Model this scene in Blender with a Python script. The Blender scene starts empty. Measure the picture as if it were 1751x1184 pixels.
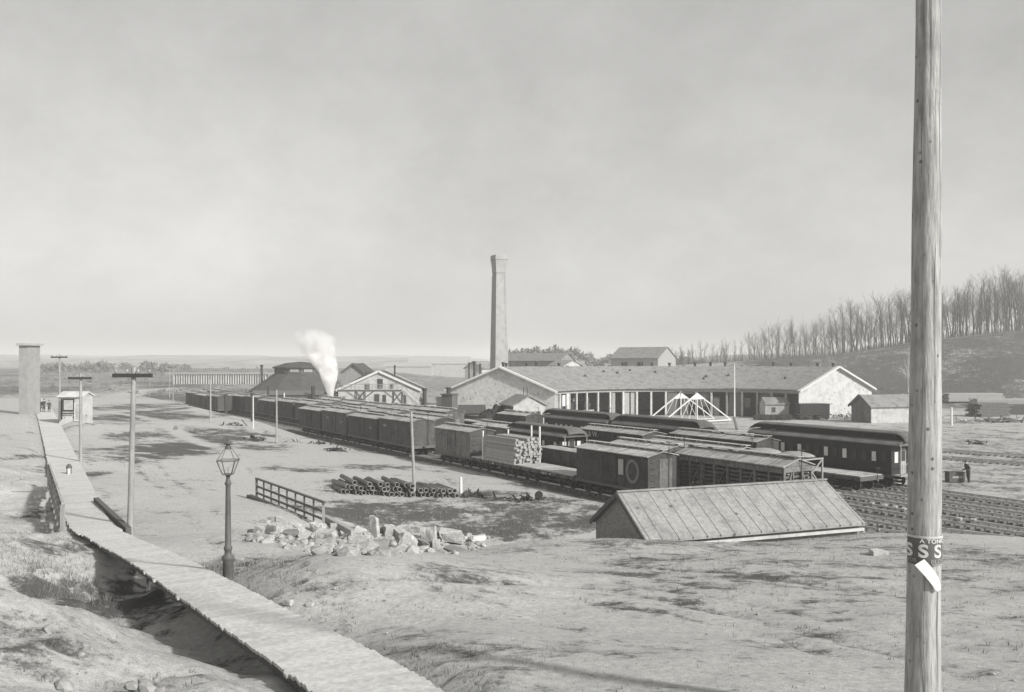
import bpy, bmesh, math, random
import numpy as np
from mathutils import Vector, Matrix
random.seed(7)
C = bpy.context.scene.collection
PI = math.pi
# ------------------------------------------------------------------ camera, sky, sun, exposure
CZ, F, UC, HV = 10.0, 1500.0, 875.5, 618.0      # eye height above the yard, focal length and principal point
cam_d = bpy.data.cameras.new('camera'); cam = bpy.data.objects.new('camera', cam_d); C.objects.link(cam)
cam.location = (0, 0, CZ); cam.rotation_euler = (PI/2, 0, 0)
cam_d.sensor_width = 36; cam_d.lens = F/1751*36; cam_d.shift_y = (HV-592)/1751
cam_d.clip_start = 0.1; cam_d.clip_end = 12000
bpy.context.scene.camera = cam
SUN = Vector((0.766*0.86, -0.643*0.86, 0.51)).normalized()
elev = math.asin(SUN.z)
world = bpy.data.worlds.new('World'); bpy.context.scene.world = world; world.use_nodes = True
wn = world.node_tree; wn.nodes.clear()
def wnode(t, **k):
    n = wn.nodes.new(t)
    for a, b in k.items(): setattr(n, a, b)
    return n
sky = wnode('ShaderNodeTexSky', sky_type='NISHITA', sun_disc=False)
sky.sun_elevation = elev; sky.sun_rotation = math.atan2(SUN.x, SUN.y); sky.dust_density = 3.0; sky.air_density = 1.0
bw = wnode('ShaderNodeRGBToBW'); tc = wnode('ShaderNodeTexCoord'); mp = wnode('ShaderNodeMapping')
mp.inputs['Scale'].default_value = (1, 1, 1.5)
nz = wnode('ShaderNodeTexNoise'); nz.inputs['Scale'].default_value = 2.6; nz.inputs['Detail'].default_value = 10; nz.inputs['Roughness'].default_value = .68
mr = wnode('ShaderNodeMapRange'); mr.inputs['From Min'].default_value = .3; mr.inputs['From Max'].default_value = .7
mr.inputs['To Min'].default_value = .82; mr.inputs['To Max'].default_value = 1.14
# the plate's sky is nearly even: the blue sky's own gradient is softened
pw = wnode('ShaderNodeMath', operation='POWER'); pw.inputs[1].default_value = .52
m1 = wnode('ShaderNodeMath', operation='MULTIPLY'); m2 = wnode('ShaderNodeMath', operation='MULTIPLY'); m2.inputs[1].default_value = 3.05
cmb = wnode('ShaderNodeCombineColor'); ty = wnode('ShaderNodeMath', operation='MULTIPLY'); ty.inputs[1].default_value = .995
tz = wnode('ShaderNodeMath', operation='MULTIPLY'); tz.inputs[1].default_value = .975
bg = wnode('ShaderNodeBackground'); bg.inputs['Strength'].default_value = .1; wo = wnode('ShaderNodeOutputWorld')
L = wn.links.new
L(sky.outputs[0], bw.inputs[0]); L(bw.outputs[0], pw.inputs[0]); L(tc.outputs['Generated'], mp.inputs[0]); L(mp.outputs[0], nz.inputs['Vector'])
L(nz.outputs[0], mr.inputs[0]); L(pw.outputs[0], m1.inputs[0]); L(mr.outputs[0], m1.inputs[1]); L(m1.outputs[0], m2.inputs[0])
L(m2.outputs[0], cmb.inputs[0]); L(m2.outputs[0], ty.inputs[0]); L(m2.outputs[0], tz.inputs[0]); L(ty.outputs[0], cmb.inputs[1]); L(tz.outputs[0], cmb.inputs[2])
L(cmb.outputs[0], bg.inputs[0]); L(bg.outputs[0], wo.inputs[0])
sd = bpy.data.lights.new('sun', 'SUN'); sd.energy = 4.6; sd.angle = math.radians(3.5); sd.color = (1, .99, .965)
so = bpy.data.objects.new('sun', sd); C.objects.link(so); so.rotation_euler = SUN.to_track_quat('Z', 'Y').to_euler()
vs = bpy.context.scene.view_settings; vs.view_transform = 'Standard'; vs.look = 'None'; vs.exposure = 0.2; vs.gamma = 1
bpy.context.scene.cycles.volume_step_rate = 1.0; bpy.context.scene.cycles.max_bounces = 10; bpy.context.scene.cycles.diffuse_bounces = 3
bpy.context.scene.cycles.volume_bounces = 10

# ------------------------------------------------------------------ materials (a grey plate: every colour is a tone of grey)
TINT = (1, .993, .968)
def g3(v): return (v*TINT[0], v*TINT[1], v*TINT[2], 1)
MATS = {}
def mat(name, v, var=.25, scale=2.0, rough=.85, bump=.25, planks=None, bricks=None, stain=0.0, streak=False, specks=0):
    if name in MATS: return MATS[name]
    m = bpy.data.materials.new(name); m.use_nodes = True; t = m.node_tree; N = t.nodes; l = t.links.new
    b = N['Principled BSDF']; b.inputs['Roughness'].default_value = rough; b.inputs['Specular IOR Level'].default_value = .25
    tc = N.new('ShaderNodeTexCoord')
    n1 = N.new('ShaderNodeTexNoise'); n1.inputs['Scale'].default_value = scale; n1.inputs['Detail'].default_value = 8; n1.inputs['Roughness'].default_value = .65
    if streak:
        mpn = N.new('ShaderNodeMapping'); mpn.inputs['Scale'].default_value = (3, 3, .35); l(tc.outputs['Object'], mpn.inputs[0]); l(mpn.outputs[0], n1.inputs['Vector'])
    else: l(tc.outputs['Object'], n1.inputs['Vector'])
    r = N.new('ShaderNodeMapRange'); r.inputs[1].default_value = .25; r.inputs[2].default_value = .75
    r.inputs[3].default_value = 1-var; r.inputs[4].default_value = 1+var; l(n1.outputs[0], r.inputs[0])
    val = r.outputs[0]
    def mul(a, bb):
        q = N.new('ShaderNodeMath'); q.operation = 'MULTIPLY'
        for i, s in enumerate((a, bb)):
            if isinstance(s, (int, float)): q.inputs[i].default_value = s
            else: l(s, q.inputs[i])
        return q.outputs[0]
    # every object its own slight tone
    oi = N.new('ShaderNodeObjectInfo'); ro = N.new('ShaderNodeMapRange'); ro.inputs[3].default_value = .86; ro.inputs[4].default_value = 1.14
    l(oi.outputs['Random'], ro.inputs[0]); val = mul(val, ro.outputs[0])
    h = n1.outputs[0]
    if planks:
        ax, wdt, depth = planks
        sep = N.new('ShaderNodeSeparateXYZ'); l(tc.outputs['Object'], sep.inputs[0])
        dv = N.new('ShaderNodeMath'); dv.operation = 'DIVIDE'; l(sep.outputs['XYZ'.index(ax)], dv.inputs[0]); dv.inputs[1].default_value = wdt
        fl = N.new('ShaderNodeMath'); fl.operation = 'FLOOR'; l(dv.outputs[0], fl.inputs[0])
        wnz = N.new('ShaderNodeTexWhiteNoise'); wnz.noise_dimensions = '1D'; l(fl.outputs[0], wnz.inputs['W'])
        rr = N.new('ShaderNodeMapRange'); rr.inputs[3].default_value = .78; rr.inputs[4].default_value = 1.18; l(wnz.outputs[0], rr.inputs[0]); val = mul(val, rr.outputs[0])
        fr = N.new('ShaderNodeMath'); fr.operation = 'FRACT'; l(dv.outputs[0], fr.inputs[0])
        pp = N.new('ShaderNodeMath'); pp.operation = 'PINGPONG'; pp.inputs[1].default_value = .5; l(fr.outputs[0], pp.inputs[0])
        cr = N.new('ShaderNodeMapRange'); cr.inputs[2].default_value = .07; cr.inputs[3].default_value = depth; cr.inputs[4].default_value = 1; l(pp.outputs[0], cr.inputs[0])
        val = mul(val, cr.outputs[0]); h = mul(h, cr.outputs[0])
    if bricks:
        sp_ = N.new('ShaderNodeSeparateXYZ'); l(tc.outputs['Object'], sp_.inputs[0]); mpn = N.new('ShaderNodeCombineXYZ'); l(sp_.outputs[bricks], mpn.inputs[0]); l(sp_.outputs['Z'], mpn.inputs[1])
        bt = N.new('ShaderNodeTexBrick'); bt.inputs['Scale'].default_value = 4.5; bt.inputs['Mortar Size'].default_value = .028
        bt.inputs['Color1'].default_value = (1, 1, 1, 1); bt.inputs['Color2'].default_value = (.62, .62, .62, 1); bt.inputs['Mortar'].default_value = (1.9, 1.9, 1.9, 1)
        bt.inputs['Row Height'].default_value = .3; bt.inputs['Brick Width'].default_value = .9
        l(mpn.outputs[0], bt.inputs['Vector']); val = mul(val, bt.outputs[0])
    if stain:
        n2 = N.new('ShaderNodeTexNoise'); n2.inputs['Scale'].default_value = .9; n2.inputs['Detail'].default_value = 11; n2.inputs['Roughness'].default_value = .7
        l(tc.outputs['Object'], n2.inputs['Vector']); r2 = N.new('ShaderNodeMapRange'); r2.inputs[1].default_value = .45; r2.inputs[2].default_value = .7
        r2.inputs[3].default_value = 1; r2.inputs[4].default_value = 1-stain; l(n2.outputs[0], r2.inputs[0]); val = mul(val, r2.outputs[0])
    if specks:
        vo = N.new('ShaderNodeTexVoronoi'); vo.inputs['Scale'].default_value = specks; l(tc.outputs['Object'], vo.inputs['Vector']); sr = N.new('ShaderNodeMapRange')
        sr.inputs[1].default_value = .06; sr.inputs[2].default_value = .16; sr.inputs[3].default_value = .3; sr.inputs[4].default_value = 1; l(vo.outputs['Distance'], sr.inputs[0]); val = mul(val, sr.outputs[0])
    cc = N.new('ShaderNodeCombineColor')
    for i in range(3): l(mul(val, v*TINT[i]), cc.inputs[i])
    l(cc.outputs[0], b.inputs['Base Color'])
    bp = N.new('ShaderNodeBump'); bp.inputs['Strength'].default_value = bump; bp.inputs['Distance'].default_value = .03; l(h, bp.inputs['Height']); l(bp.outputs[0], b.inputs['Normal'])
    MATS[name] = m; return m
car_side = mat('boxcar_boards', .1, .45, 5, planks=('X', .14, .35), stain=.55)
car_side2 = mat('boxcar_boards_dark', .065, .45, 5, planks=('X', .14, .35), stain=.5)
car_side3 = mat('boxcar_boards_grey', .17, .45, 5, planks=('X', .14, .4), stain=.5)
car_roof = mat('car_roof_boards', .38, .3, 2.0, planks=('X', .2, .55), stain=.5)
car_board = mat('running_board', .4, .25, 3)
iron = mat('dark_iron', .045, .4, 4, rough=.6)
steel = mat('worn_steel', .5, .3, 3, rough=.4)
deck_m = mat('deck_boards', .45, .25, 2.5, planks=('X', .22, .6), stain=.25)
coach_m = mat('coach_paint', .028, .25, 1.5, rough=.5, planks=('X', .09, .8))
coach_roof = mat('coach_roof', .13, .2, 1.2, stain=.4)
white_p = mat('white_paint', .8, .08, 1.0, stain=.2, planks=('Z', .28, .9))
white_t = mat('white_trim', .58, .1, 2)
lime = mat('whitewash', .48, .16, 2.0, stain=.35, specks=.8)
roof_m = mat('slate_roof', .22, .35, 4.5, specks=.7, stain=.45, bump=.5)
roof_dk = mat('tarred_roof', .07, .25, 1.0, stain=.3)
wood_d = mat('dark_wood', .11, .35, 3, streak=True)
wood_m = mat('weathered_wood', .3, .3, 3, streak=True)
wood_l = mat('pale_wood', .3, .25, 4, streak=True)
wood_v = mat('board_wall', .2, .3, 2, planks=('X', .25, .6), stain=.3)
wood_y = mat('board_wall_y', .16, .3, 2, planks=('Y', .25, .6), stain=.3)
brick_y = mat('brick_gable', .2, .25, 5, bricks='Y', bump=.5)
brick_x = mat('brick_front', .2, .25, 5, bricks='X', bump=.5)
brickfar = mat('chimney_brick', .3, .15, .8, stain=.2)
metal_roof = mat('tin_roof', .25, .3, 6, rough=.8, bump=.3, stain=.35, specks=1.3)
seam_m = mat('roof_seam', .15, .2, 3)
stone_m = mat('quarried_stone', .4, .4, 4.5, bump=1, stain=.5)
rock_s = mat('small_stone', .33, .3, 4, bump=.6)
pipe_m = mat('cast_pipe', .2, .3, 3, rough=.7)
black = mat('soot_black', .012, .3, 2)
glass_d = mat('window_dark', .06, .2, 2, rough=.25, bump=0)
glass_l = mat('window_blind', .6, .2, 2, rough=.5, bump=0)
lens_g = mat('lamp_iron', .10, .3, 4, rough=.55)
coal_m = mat('coal', .035, .5, 3, bump=.8)
bark_m = mat('bark', .11, .35, 3, streak=True)
bark_p = mat('pale_bark', .45, .3, 3, streak=True)
pole_m = mat('pole_wood', .30, .34, 2.6, streak=True, bump=.6, stain=.35)
pole_big = mat('big_pole_wood', .37, .5, 7.0, streak=True, bump=.8, stain=.3, specks=7)
white_x = mat('white_stake', .62, .08, 3)
cloth_d = mat('dark_cloth', .05, .3, 6)
skin_m = mat('skin', .45, .1, 6)
cinder = mat('cinder_ballast', .15, .35, 2.5, bump=1)
tie_m = mat('tie_wood', .14, .4, 3)
tin_d = mat('sign_dark', .1, .2, 8, rough=.5)
paper = mat('white_paper', .8, .03, 6)
letter = mat('white_letter', .55, .25, 12)
letter_g = mat('faded_letter', .3, .2, 8)
def glass():
    m = bpy.data.materials.new('clear_glass'); m.use_nodes = True; t = m.node_tree; N = t.nodes; l = t.links.new
    tr = N.new('ShaderNodeBsdfTransparent'); tr.inputs[0].default_value = (.93, .93, .92, 1); gl = N.new('ShaderNodeBsdfGlossy'); gl.inputs['Roughness'].default_value = .08
    df = N.new('ShaderNodeBsdfDiffuse'); df.inputs[0].default_value = g3(.8); mx0 = N.new('ShaderNodeMixShader'); mx0.inputs[0].default_value = .12
    mx = N.new('ShaderNodeMixShader'); mx.inputs[0].default_value = .06
    l(tr.outputs[0], mx0.inputs[1]); l(df.outputs[0], mx0.inputs[2]); l(mx0.outputs[0], mx.inputs[1]); l(gl.outputs[0], mx.inputs[2]); l(mx.outputs[0], N['Material Output'].inputs[0])
    return m
glass_c = glass()

# ------------------------------------------------------------------ mesh helpers
class MB:
    def __init__(s): s.v = []; s.f = []; s.m = []; s.sm = []
    def add(s, vs, fs, mi=0, smooth=False):
        o = len(s.v); s.v += [tuple(p) for p in vs]; s.f += [tuple(i+o for i in f) for f in fs]; s.m += [mi]*len(fs); s.sm += [smooth]*len(fs); return s
    def box(s, x0, x1, y0, y1, z0, z1, mi=0):
        return s.add([(x0,y0,z0),(x1,y0,z0),(x1,y1,z0),(x0,y1,z0),(x0,y0,z1),(x1,y0,z1),(x1,y1,z1),(x0,y1,z1)],
                     [(0,3,2,1),(4,5,6,7),(0,1,5,4),(1,2,6,5),(2,3,7,6),(3,0,4,7)], mi)
    def bar(s, p, q, w, h=None, mi=0, up=(0,0,1)):
        h = h or w; p = Vector(p); q = Vector(q); d = (q-p).normalized(); u = Vector(up)
        if abs(d.dot(u)) > .97: u = Vector((1,0,0))
        a = d.cross(u).normalized()*w/2; b = a.cross(d).normalized()*h/2
        vs = [p-a-b,p+a-b,p+a+b,p-a+b,q-a-b,q+a-b,q+a+b,q-a+b]
        return s.add(vs, [(0,3,2,1),(4,5,6,7),(0,1,5,4),(1,2,6,5),(2,3,7,6),(3,0,4,7)], mi)
    def cyl(s, p, q, r0, r1=None, n=12, mi=0, cap=True, smooth=True):
        r1 = r0 if r1 is None else r1; p = Vector(p); q = Vector(q); d = (q-p).normalized()
        u = Vector((0,0,1)) if abs(d.z) < .9 else Vector((1,0,0)); a = d.cross(u).normalized(); b = d.cross(a).normalized()
        vs = []
        for c, r in ((p,r0),(q,r1)):
            for i in range(n): t = 2*PI*i/n; vs.append(c+a*math.cos(t)*r+b*math.sin(t)*r)
        s.add(vs, [(i,(i+1)%n,n+(i+1)%n,n+i) for i in range(n)], mi, smooth)
        if cap: s.add(vs[:n], [tuple(range(n))[::-1]], mi); s.add(vs[n:], [tuple(range(n))], mi)
        return s
    def lathe(s, prof, n=16, mi=0, smooth=True, c=(0,0)):
        vs = []
        for r, z in prof:
            for i in range(n): t = 2*PI*(i+.5)/n; vs.append((c[0]+r*math.cos(t), c[1]+r*math.sin(t), z))
        fs = [(k*n+i, k*n+(i+1)%n, (k+1)*n+(i+1)%n, (k+1)*n+i) for k in range(len(prof)-1) for i in range(n)]
        return s.add(vs, fs, mi, smooth)
    def prism(s, poly, axis, a, b, mi=0):   # poly in the plane across axis ('x': (y,z) ; 'y': (x,z))
        n = len(poly)
        f = (lambda p, t: (t, p[0], p[1])) if axis == 'x' else (lambda p, t: (p[0], t, p[1]))
        vs = [f(p, a) for p in poly]+[f(p, b) for p in poly]
        return s.add(vs, [tuple(range(n)), tuple(range(2*n-1, n-1, -1))]+[(i, n+i, n+(i+1)%n, (i+1)%n) for i in range(n)], mi)
    def build(s, name, mats, parent=None, **k):
        me = bpy.data.meshes.new(name); me.from_pydata(s.v, [], s.f)
        for m in (mats if isinstance(mats, (list, tuple)) else [mats]): me.materials.append(m)
        me.polygons.foreach_set('material_index', s.m); me.polygons.foreach_set('use_smooth', s.sm)
        bm = bmesh.new(); bm.from_mesh(me); bmesh.ops.recalc_face_normals(bm, faces=bm.faces); bm.to_mesh(me); bm.free()
        o = bpy.data.objects.new(name, me); C.objects.link(o)
        if parent: o.parent = parent
        for a, b in k.items(): o[a] = b
        return o
def thing(name, label, cat, loc=(0,0,0), rz=0, group=None, kind=None):
    o = bpy.data.objects.new(name, None); C.objects.link(o); o.location = loc; o.rotation_euler = (0,0,rz); o.empty_display_size = .5
    return tag(o, label, cat, group, kind)
def tag(o, label=None, cat=None, group=None, kind=None):
    for a, b in (('label',label),('category',cat),('group',group),('kind',kind)):
        if b: o[a] = b
    return o
KIDS = {}
def copy_tree(o, parent=None, skip=()):
    c = o.copy(); C.objects.link(c)
    if parent: c.parent = parent
    for ch in o.children:
        if ch.name.split('.')[0] in skip: continue
        copy_tree(ch, c, skip)
    return c
TXT = {}
def text_part(body, size, parent, loc, rot, m, name='lettering', align='CENTER', thick=.006, sx=1):
    key = (body, size, align)
    if key not in TXT:
        cu = bpy.data.curves.new('t', 'FONT'); cu.body = body; cu.size = size; cu.align_x = align; cu.extrude = thick; cu.offset = size*.018
        to = bpy.data.objects.new('t', cu); C.objects.link(to)
        dg = bpy.context.evaluated_depsgraph_get(); me = bpy.data.meshes.new_from_object(to.evaluated_get(dg))
        bpy.data.objects.remove(to); bpy.data.curves.remove(cu); TXT[key] = me
    me = TXT[key].copy(); me.materials.clear(); me.materials.append(m)
    o = bpy.data.objects.new(name, me); C.objects.link(o); o.parent = parent; o.location = loc; o.rotation_euler = rot; o.scale = (sx, 1, 1)
    return o
def ss(a, b, x): t = np.clip((x-a)/(b-a), 0, 1); return t*t*(3-2*t)

# ------------------------------------------------------------------ terrain
def P(u, v, z): Y = (CZ-z)*F/(v-HV); return ((u-UC)/F*Y, Y, z)
def A(u, Y): return (u-UC)/F*Y
ctrl = [P(*p) for p in [
 (390,993,4.7),(222,925,2.46),(138,805,1.7),(102,715,3.4),(900,1184,6.2),(1400,1184,6.2),(1740,1184,6.2),(620,1184,6.2),
 (900,1050,5.0),(1300,1050,5.0),(1700,1050,5.0),(900,970,3.9),(1300,970,3.9),(1700,960,3.5),(1118,926,2.05),(1470,914,1.85),(1250,945,2.9),
 (1560,915,2.2),(1640,918,2.3),(1740,925,2.4),(600,935,2.2),(780,945,2.3),(450,912,2.3),(900,925,2.15),(1000,923,2.0),
 (430,852,1.0),(523,890,1.2),(300,850,1.7),(330,930,2.9),(400,890,1.9),(300,790,1.3),(450,800,.8),(560,800,.5),(680,850,.3),(790,848,.3),
 (900,845,.15),(1000,868,.1),(700,868,.25),(830,872,.1),(300,740,1.3),(430,745,.7),(360,722,1.5),(473,758,.4),(250,700,2.0),(180,690,2.6),(300,680,1.5),(200,760,1.7),(160,720,2.5),
 (650,1100,5.5),(480,1030,5.1),(100,960,4.3),(40,930,4.2),(60,1050,5.4),(200,1100,5.6),(60,1184,6.4),(350,1184,6.2),(470,1160,5.75),
 (150,935,3.5),(60,900,2.2),(85,885,1.5),(50,845,2.3),(40,780,2.7),(50,730,3.1),(185,930,3.35)]]
ctrl += [(-8.5,20.6,3.75),(-10.9,24.2,3.3),(-6.3,17.4,4.2),(-9.6,22.3,3.5),(-11.9,21.3,4.3),(-9.6,17.2,5.0),(-5.3,15.9,4.45),(-4.5,14.6,4.75),(-7.3,18.9,3.9),(-12.2,26.3,3.1),(-8.1,16.9,4.85),(-6.9,14.6,5.35),(-13.0,23.3,4.1),(-5.8,18.6,4.7),(-7.6,21.9,4.3),(-9.6,25.4,3.8),(-6,47,-.9),(-3,45,-.7),(2,46,-.8),(7,46.5,-.5),(-1,50,-.7),(4,51,-.5),(0,0,7.4),(-30,0,8),(30,0,7.2),(0,-15,9),(-40,10,7.5),(40,12,6.2),(45,30,3),(60,60,0),(-60,20,6.5),(-60,60,4),(-90,110,4),(-110,150,4)]
cp = np.array(ctrl)
def kern(r2): return np.where(r2 > 1e-9, r2*np.log(r2+1e-12)*.5, 0)
n_ = len(cp); dd = ((cp[:,None,:2]-cp[None,:,:2])**2).sum(-1)
K = kern(dd)+np.eye(n_)*.12; Pm = np.c_[np.ones(n_), cp[:,:2]]
sol = np.linalg.solve(np.block([[K,Pm],[Pm.T,np.zeros((3,3))]]), np.r_[cp[:,2], np.zeros(3)])
def tps(x, y):
    r = sol[n_]+sol[n_+1]*x+sol[n_+2]*y
    for i in range(n_): r = r+sol[i]*kern((x-cp[i,0])**2+(y-cp[i,1])**2)
    return r
def Yt(x): return np.where(x < 15.7, (48.1-x)/.623, 52-(x-15.7)/1.6)
rngL = np.random.default_rng(5); LAT = rngL.random((256,256))
def vn(x, y):
    xi = np.floor(x).astype(int); yi = np.floor(y).astype(int); fx = x-xi; fy = y-yi; fx = fx*fx*(3-2*fx); fy = fy*fy*(3-2*fy)
    g = lambda a, b: LAT[a % 256, b % 256]
    return (g(xi,yi)*(1-fx)+g(xi+1,yi)*fx)*(1-fy)+(g(xi,yi+1)*(1-fx)+g(xi+1,yi+1)*fx)*fy
def H(x, y):
    x = np.asarray(x, float); y = np.asarray(y, float)
    zn = np.clip(tps(np.clip(x,-110,60), np.clip(y,-15,170)), -1, 9)
    wn_ = 1-ss(140, 210, y)
    zl = (1.6+3.5*ss(200,500,y))*ss(-25,-90,x)
    yt = Yt(x); wy = ss(yt-8.5, yt-4.2, y)
    z = (zn*wn_+zl*(1-wn_))*(1-wy)
    z = z+zl*wy*ss(190,330,y)
    Hx = np.interp(x, [-60,-20,10,30,49,67,90,112,134,155,200,300,600], [0,.5,2,4.5,8.4,9.6,11,12.8,16.5,19,23,28,34])
    z = z+Hx*ss(192, 268, y+3*np.sin(x*.11))*ss(-60,20,x)*(1-.8*ss(285,420,y))
    z = z*(1-.9*ss(420,900,y))+ss(900,1700,y)*(2+20*vn(x/220+31, y/900+7)+9*vn(x/75+3,y/300))
    z = z+2.2*ss(420,600,y)*vn(x/60+9, y/60)
    return z
def h1(x, y): return float(H(x, y))
TT = np.r_[np.arange(6,80,.1), np.geomspace(80,1500,700)]
def W(u, v):      # where a sight line meets the ground
    xs = (u-UC)/F*TT; zs = CZ-(v-HV)/F*TT; below = zs-H(xs, TT) <= 0
    i = int(np.argmax(below)) if below.any() else len(TT)-1
    return Vector((xs[i], TT[i], float(H(xs[i], TT[i]))))
def axis_pts(segs):
    r = [segs[0][0]]
    for a, b, s0, s1 in segs:
        t = a; 
        while t < b:
            s = s0+(s1-s0)*(t-a)/(b-a); t += s; r.append(min(t, b))
    return np.array(sorted(set(round(q,4) for q in r)))
xp = axis_pts([(0,32,.3,.3),(32,120,.5,2.2),(120,600,2.5,20),(600,4200,30,200)]); X_ = np.r_[-xp[::-1][:-1], xp]
Y_ = axis_pts([(-14,6,1,1),(6,62,.3,.3),(62,130,.35,1),(130,320,1,2.5),(320,900,4,16),(900,5200,25,160)])
gx, gy = np.meshgrid(X_, Y_); gz = H(gx, gy)
near = 1-ss(45, 95, gy)
# dirt, dark grass and shade painted into the ditch: world-space patches (centre, radii in metres, strength)
def ell(u, v, ru, rv, s):
    c = W(u, v); e = W(u+ru, v); f0 = W(u, v-rv*.7); return (c.x, c.y, max(abs(e.x-c.x), .4), max(abs(f0.y-c.y), .5), s)
GR = [ell(*q) for q in [(310,768,75,24,1),(260,742,50,14,.6),(300,700,90,14,.75),(240,695,60,10,.7),(430,742,110,10,.8),(420,752,60,8,.6),(330,735,60,8,.5),(330,676,60,5,.6),(270,712,70,12,.9),(380,748,90,10,.8),(440,765,60,6,.6),(350,712,60,8,.6),(220,718,30,8,.6),
 (520,803,60,5,.6),(620,800,60,5,.55),(600,833,50,12,.6),(640,885,90,22,.7),(740,882,150,34,.72),(880,890,130,30,.75),(950,875,90,26,.65),(640,900,60,16,.8),(300,1040,60,34,1.3),(830,848,60,12,.6),(900,820,90,16,.8),(800,805,60,8,.8),(700,800,50,5,.7),  # the strongest patch paints the boardwalk's shade into the ditch
 (980,900,60,15,.7),(1250,935,260,14,.8),(1130,950,180,12,.4),(1500,940,90,16,.7),(1690,960,90,26,.95),(1680,1000,90,22,.7),(1460,1012,70,10,.7),(1560,1045,120,10,.35),
 (470,1030,70,14,.9),(560,1062,60,16,.8),(690,1125,110,26,.9),(600,1085,50,14,.7),(850,1168,140,20,.95),(950,1185,160,14,.6),(740,1085,60,4,.6),(330,965,60,14,.6),(420,1005,40,12,.8),(280,940,40,10,.5),
 (150,1000,110,40,.75),(230,1030,80,42,.9),(100,940,80,22,.55),(60,985,60,26,.5),(200,1060,90,24,.6),(120,1090,120,40,.25),(400,1130,90,26,.35),(380,1070,40,20,.6),
 (150,770,22,30,.6),(165,810,22,12,.8),(120,730,14,30,.5),(60,800,60,20,.35),(80,880,40,30,.5),(1000,985,80,6,.5),(840,965,80,8,.35),(1100,975,60,5,.3),(700,960,60,5,.2)]]
PATHS = [([(150,690),(180,684),(215,674),(240,668),(300,664)], 2.6), ([(190,706),(235,712),(275,722),(312,744),(352,762),(420,776),(520,790)], 1.2),
 ([(285,684),(320,692),(345,706),(400,722),(430,733),(455,742)], .9), ([(350,694),(440,722),(500,748),(560,772)], 1.6), ([(620,780),(760,800),(850,822)], 1.5), ([(600,812),(700,808),(800,815),(860,835)],1.6)]
PW = [([W(*q) for q in pts], w) for pts, w in PATHS]
g = np.zeros_like(gx); jag = 1.5*(vn(gx*.35,gy*.35)-.5)+1.3*(vn(gx*1.1+20,gy*1.1)-.5)+.9*(vn(gx*2.7+5,gy*2.7)-.5)
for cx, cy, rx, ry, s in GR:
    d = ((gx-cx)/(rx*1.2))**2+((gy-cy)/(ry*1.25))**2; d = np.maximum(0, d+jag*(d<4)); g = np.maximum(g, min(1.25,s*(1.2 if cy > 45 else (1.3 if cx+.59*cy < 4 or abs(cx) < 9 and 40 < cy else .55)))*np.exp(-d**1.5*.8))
yt = Yt(gx); yard = ss(yt-6.5, yt-3.5, gy)*(1-ss(230,300,gy))
g = np.maximum(g, .95*yard*(1-.55*ss(18,30,gx-(46.5-.623*gy)))*(1-.5*ss(110,150,gy)*ss(10,30,gx)))
g = np.maximum(g, (.55+.6*vn(gx/9,gy/9))*ss(165,200,gy)*ss(40,80,gx)); g = np.maximum(g, .55*ss(175,230,gy)*ss(-20,-50,gx)*(.4+1.2*vn(gx/22,gy/22)))
g = np.maximum(g, .6*ss(230,300,gy)*(1-.6*ss(520,800,gy)))  # far ground grows lighter: distance haze painted into its tone
for pts, w in PW:
    for a, b in zip(pts, pts[1:]):
        ab = np.array([b.x-a.x, b.y-a.y]); t = np.clip(((gx-a.x)*ab[0]+(gy-a.y)*ab[1])/(ab@ab), 0, 1)
        d = np.hypot(gx-a.x-t*ab[0], gy-a.y-t*ab[1]); g = g*(1-.92*np.exp(-(d/w)**4))
RUT = [[(1060,980),(1250,1010),(1450,1045),(1600,1075),(1751,1108)],[(1060,993),(1250,1026),(1450,1064),(1600,1096),(1751,1133)],[(560,1000),(800,990),(1000,1003),(1250,1045),(1500,1105),(1700,1170)],[(540,1018),(800,1008),(1000,1024),(1250,1070),(1480,1135)],
 [(160,715),(230,790),(330,890),(470,975),(700,1040),(950,1070),(1200,1130)],[(185,712),(270,790),(380,885),(520,960),(760,1020),(1000,1050)],[(420,800),(520,880),(430,960),(560,1010)],[(850,935),(1000,960),(1300,985),(1751,1040)],[(150,760),(165,830),(260,905)]]
rut = np.zeros_like(gx)
for pts in RUT:
    pts = [W(*q) for q in pts]; pts = [.5*((2*pts[i])+(pts[min(i+1,len(pts)-1)]-pts[max(i-1,0)])*t_+(2*pts[max(i-1,0)]-5*pts[i]+4*pts[min(i+1,len(pts)-1)]-pts[min(i+2,len(pts)-1)])*t_*t_+(3*pts[i]-pts[max(i-1,0)]-3*pts[min(i+1,len(pts)-1)]+pts[min(i+2,len(pts)-1)])*t_**3) for i in range(len(pts)-1) for t_ in (0,.25,.5,.75)]
    for a, b in zip(pts, pts[1:]):
        ab = np.array([b.x-a.x, b.y-a.y]); t = np.clip(((gx-a.x)*ab[0]+(gy-a.y)*ab[1])/(ab@ab+1e-9), 0, 1)
        wob = .25*(vn(gx*.6,gy*.6)-.5); d = np.hypot(gx-a.x-t*ab[0]+wob, gy-a.y-t*ab[1]+wob); rut = np.maximum(rut, np.exp(-(d/.24)**2))
rut = rut*(.35+.9*vn(gx*.5+70,gy*.5)); g = g+.42*rut*(1-yard)
rough_ = (vn(gx*1.3,gy*1.3)-.5)*.10+(vn(gx*3.1+9,gy*3.1)-.5)*.07+(vn(gx*.4+50,gy*.4)-.5)*.22
lb = ss(-2, 2, -(gx+.59*gy-4.0))*near       # the broken bank left of the boardwalk
gz2 = gz+rough_*near*(.35+g*.9+lb*2.4)*(1-yard)
gz2 = gz2-.05*yard-.07*rut*near*(1-yard)
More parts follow.
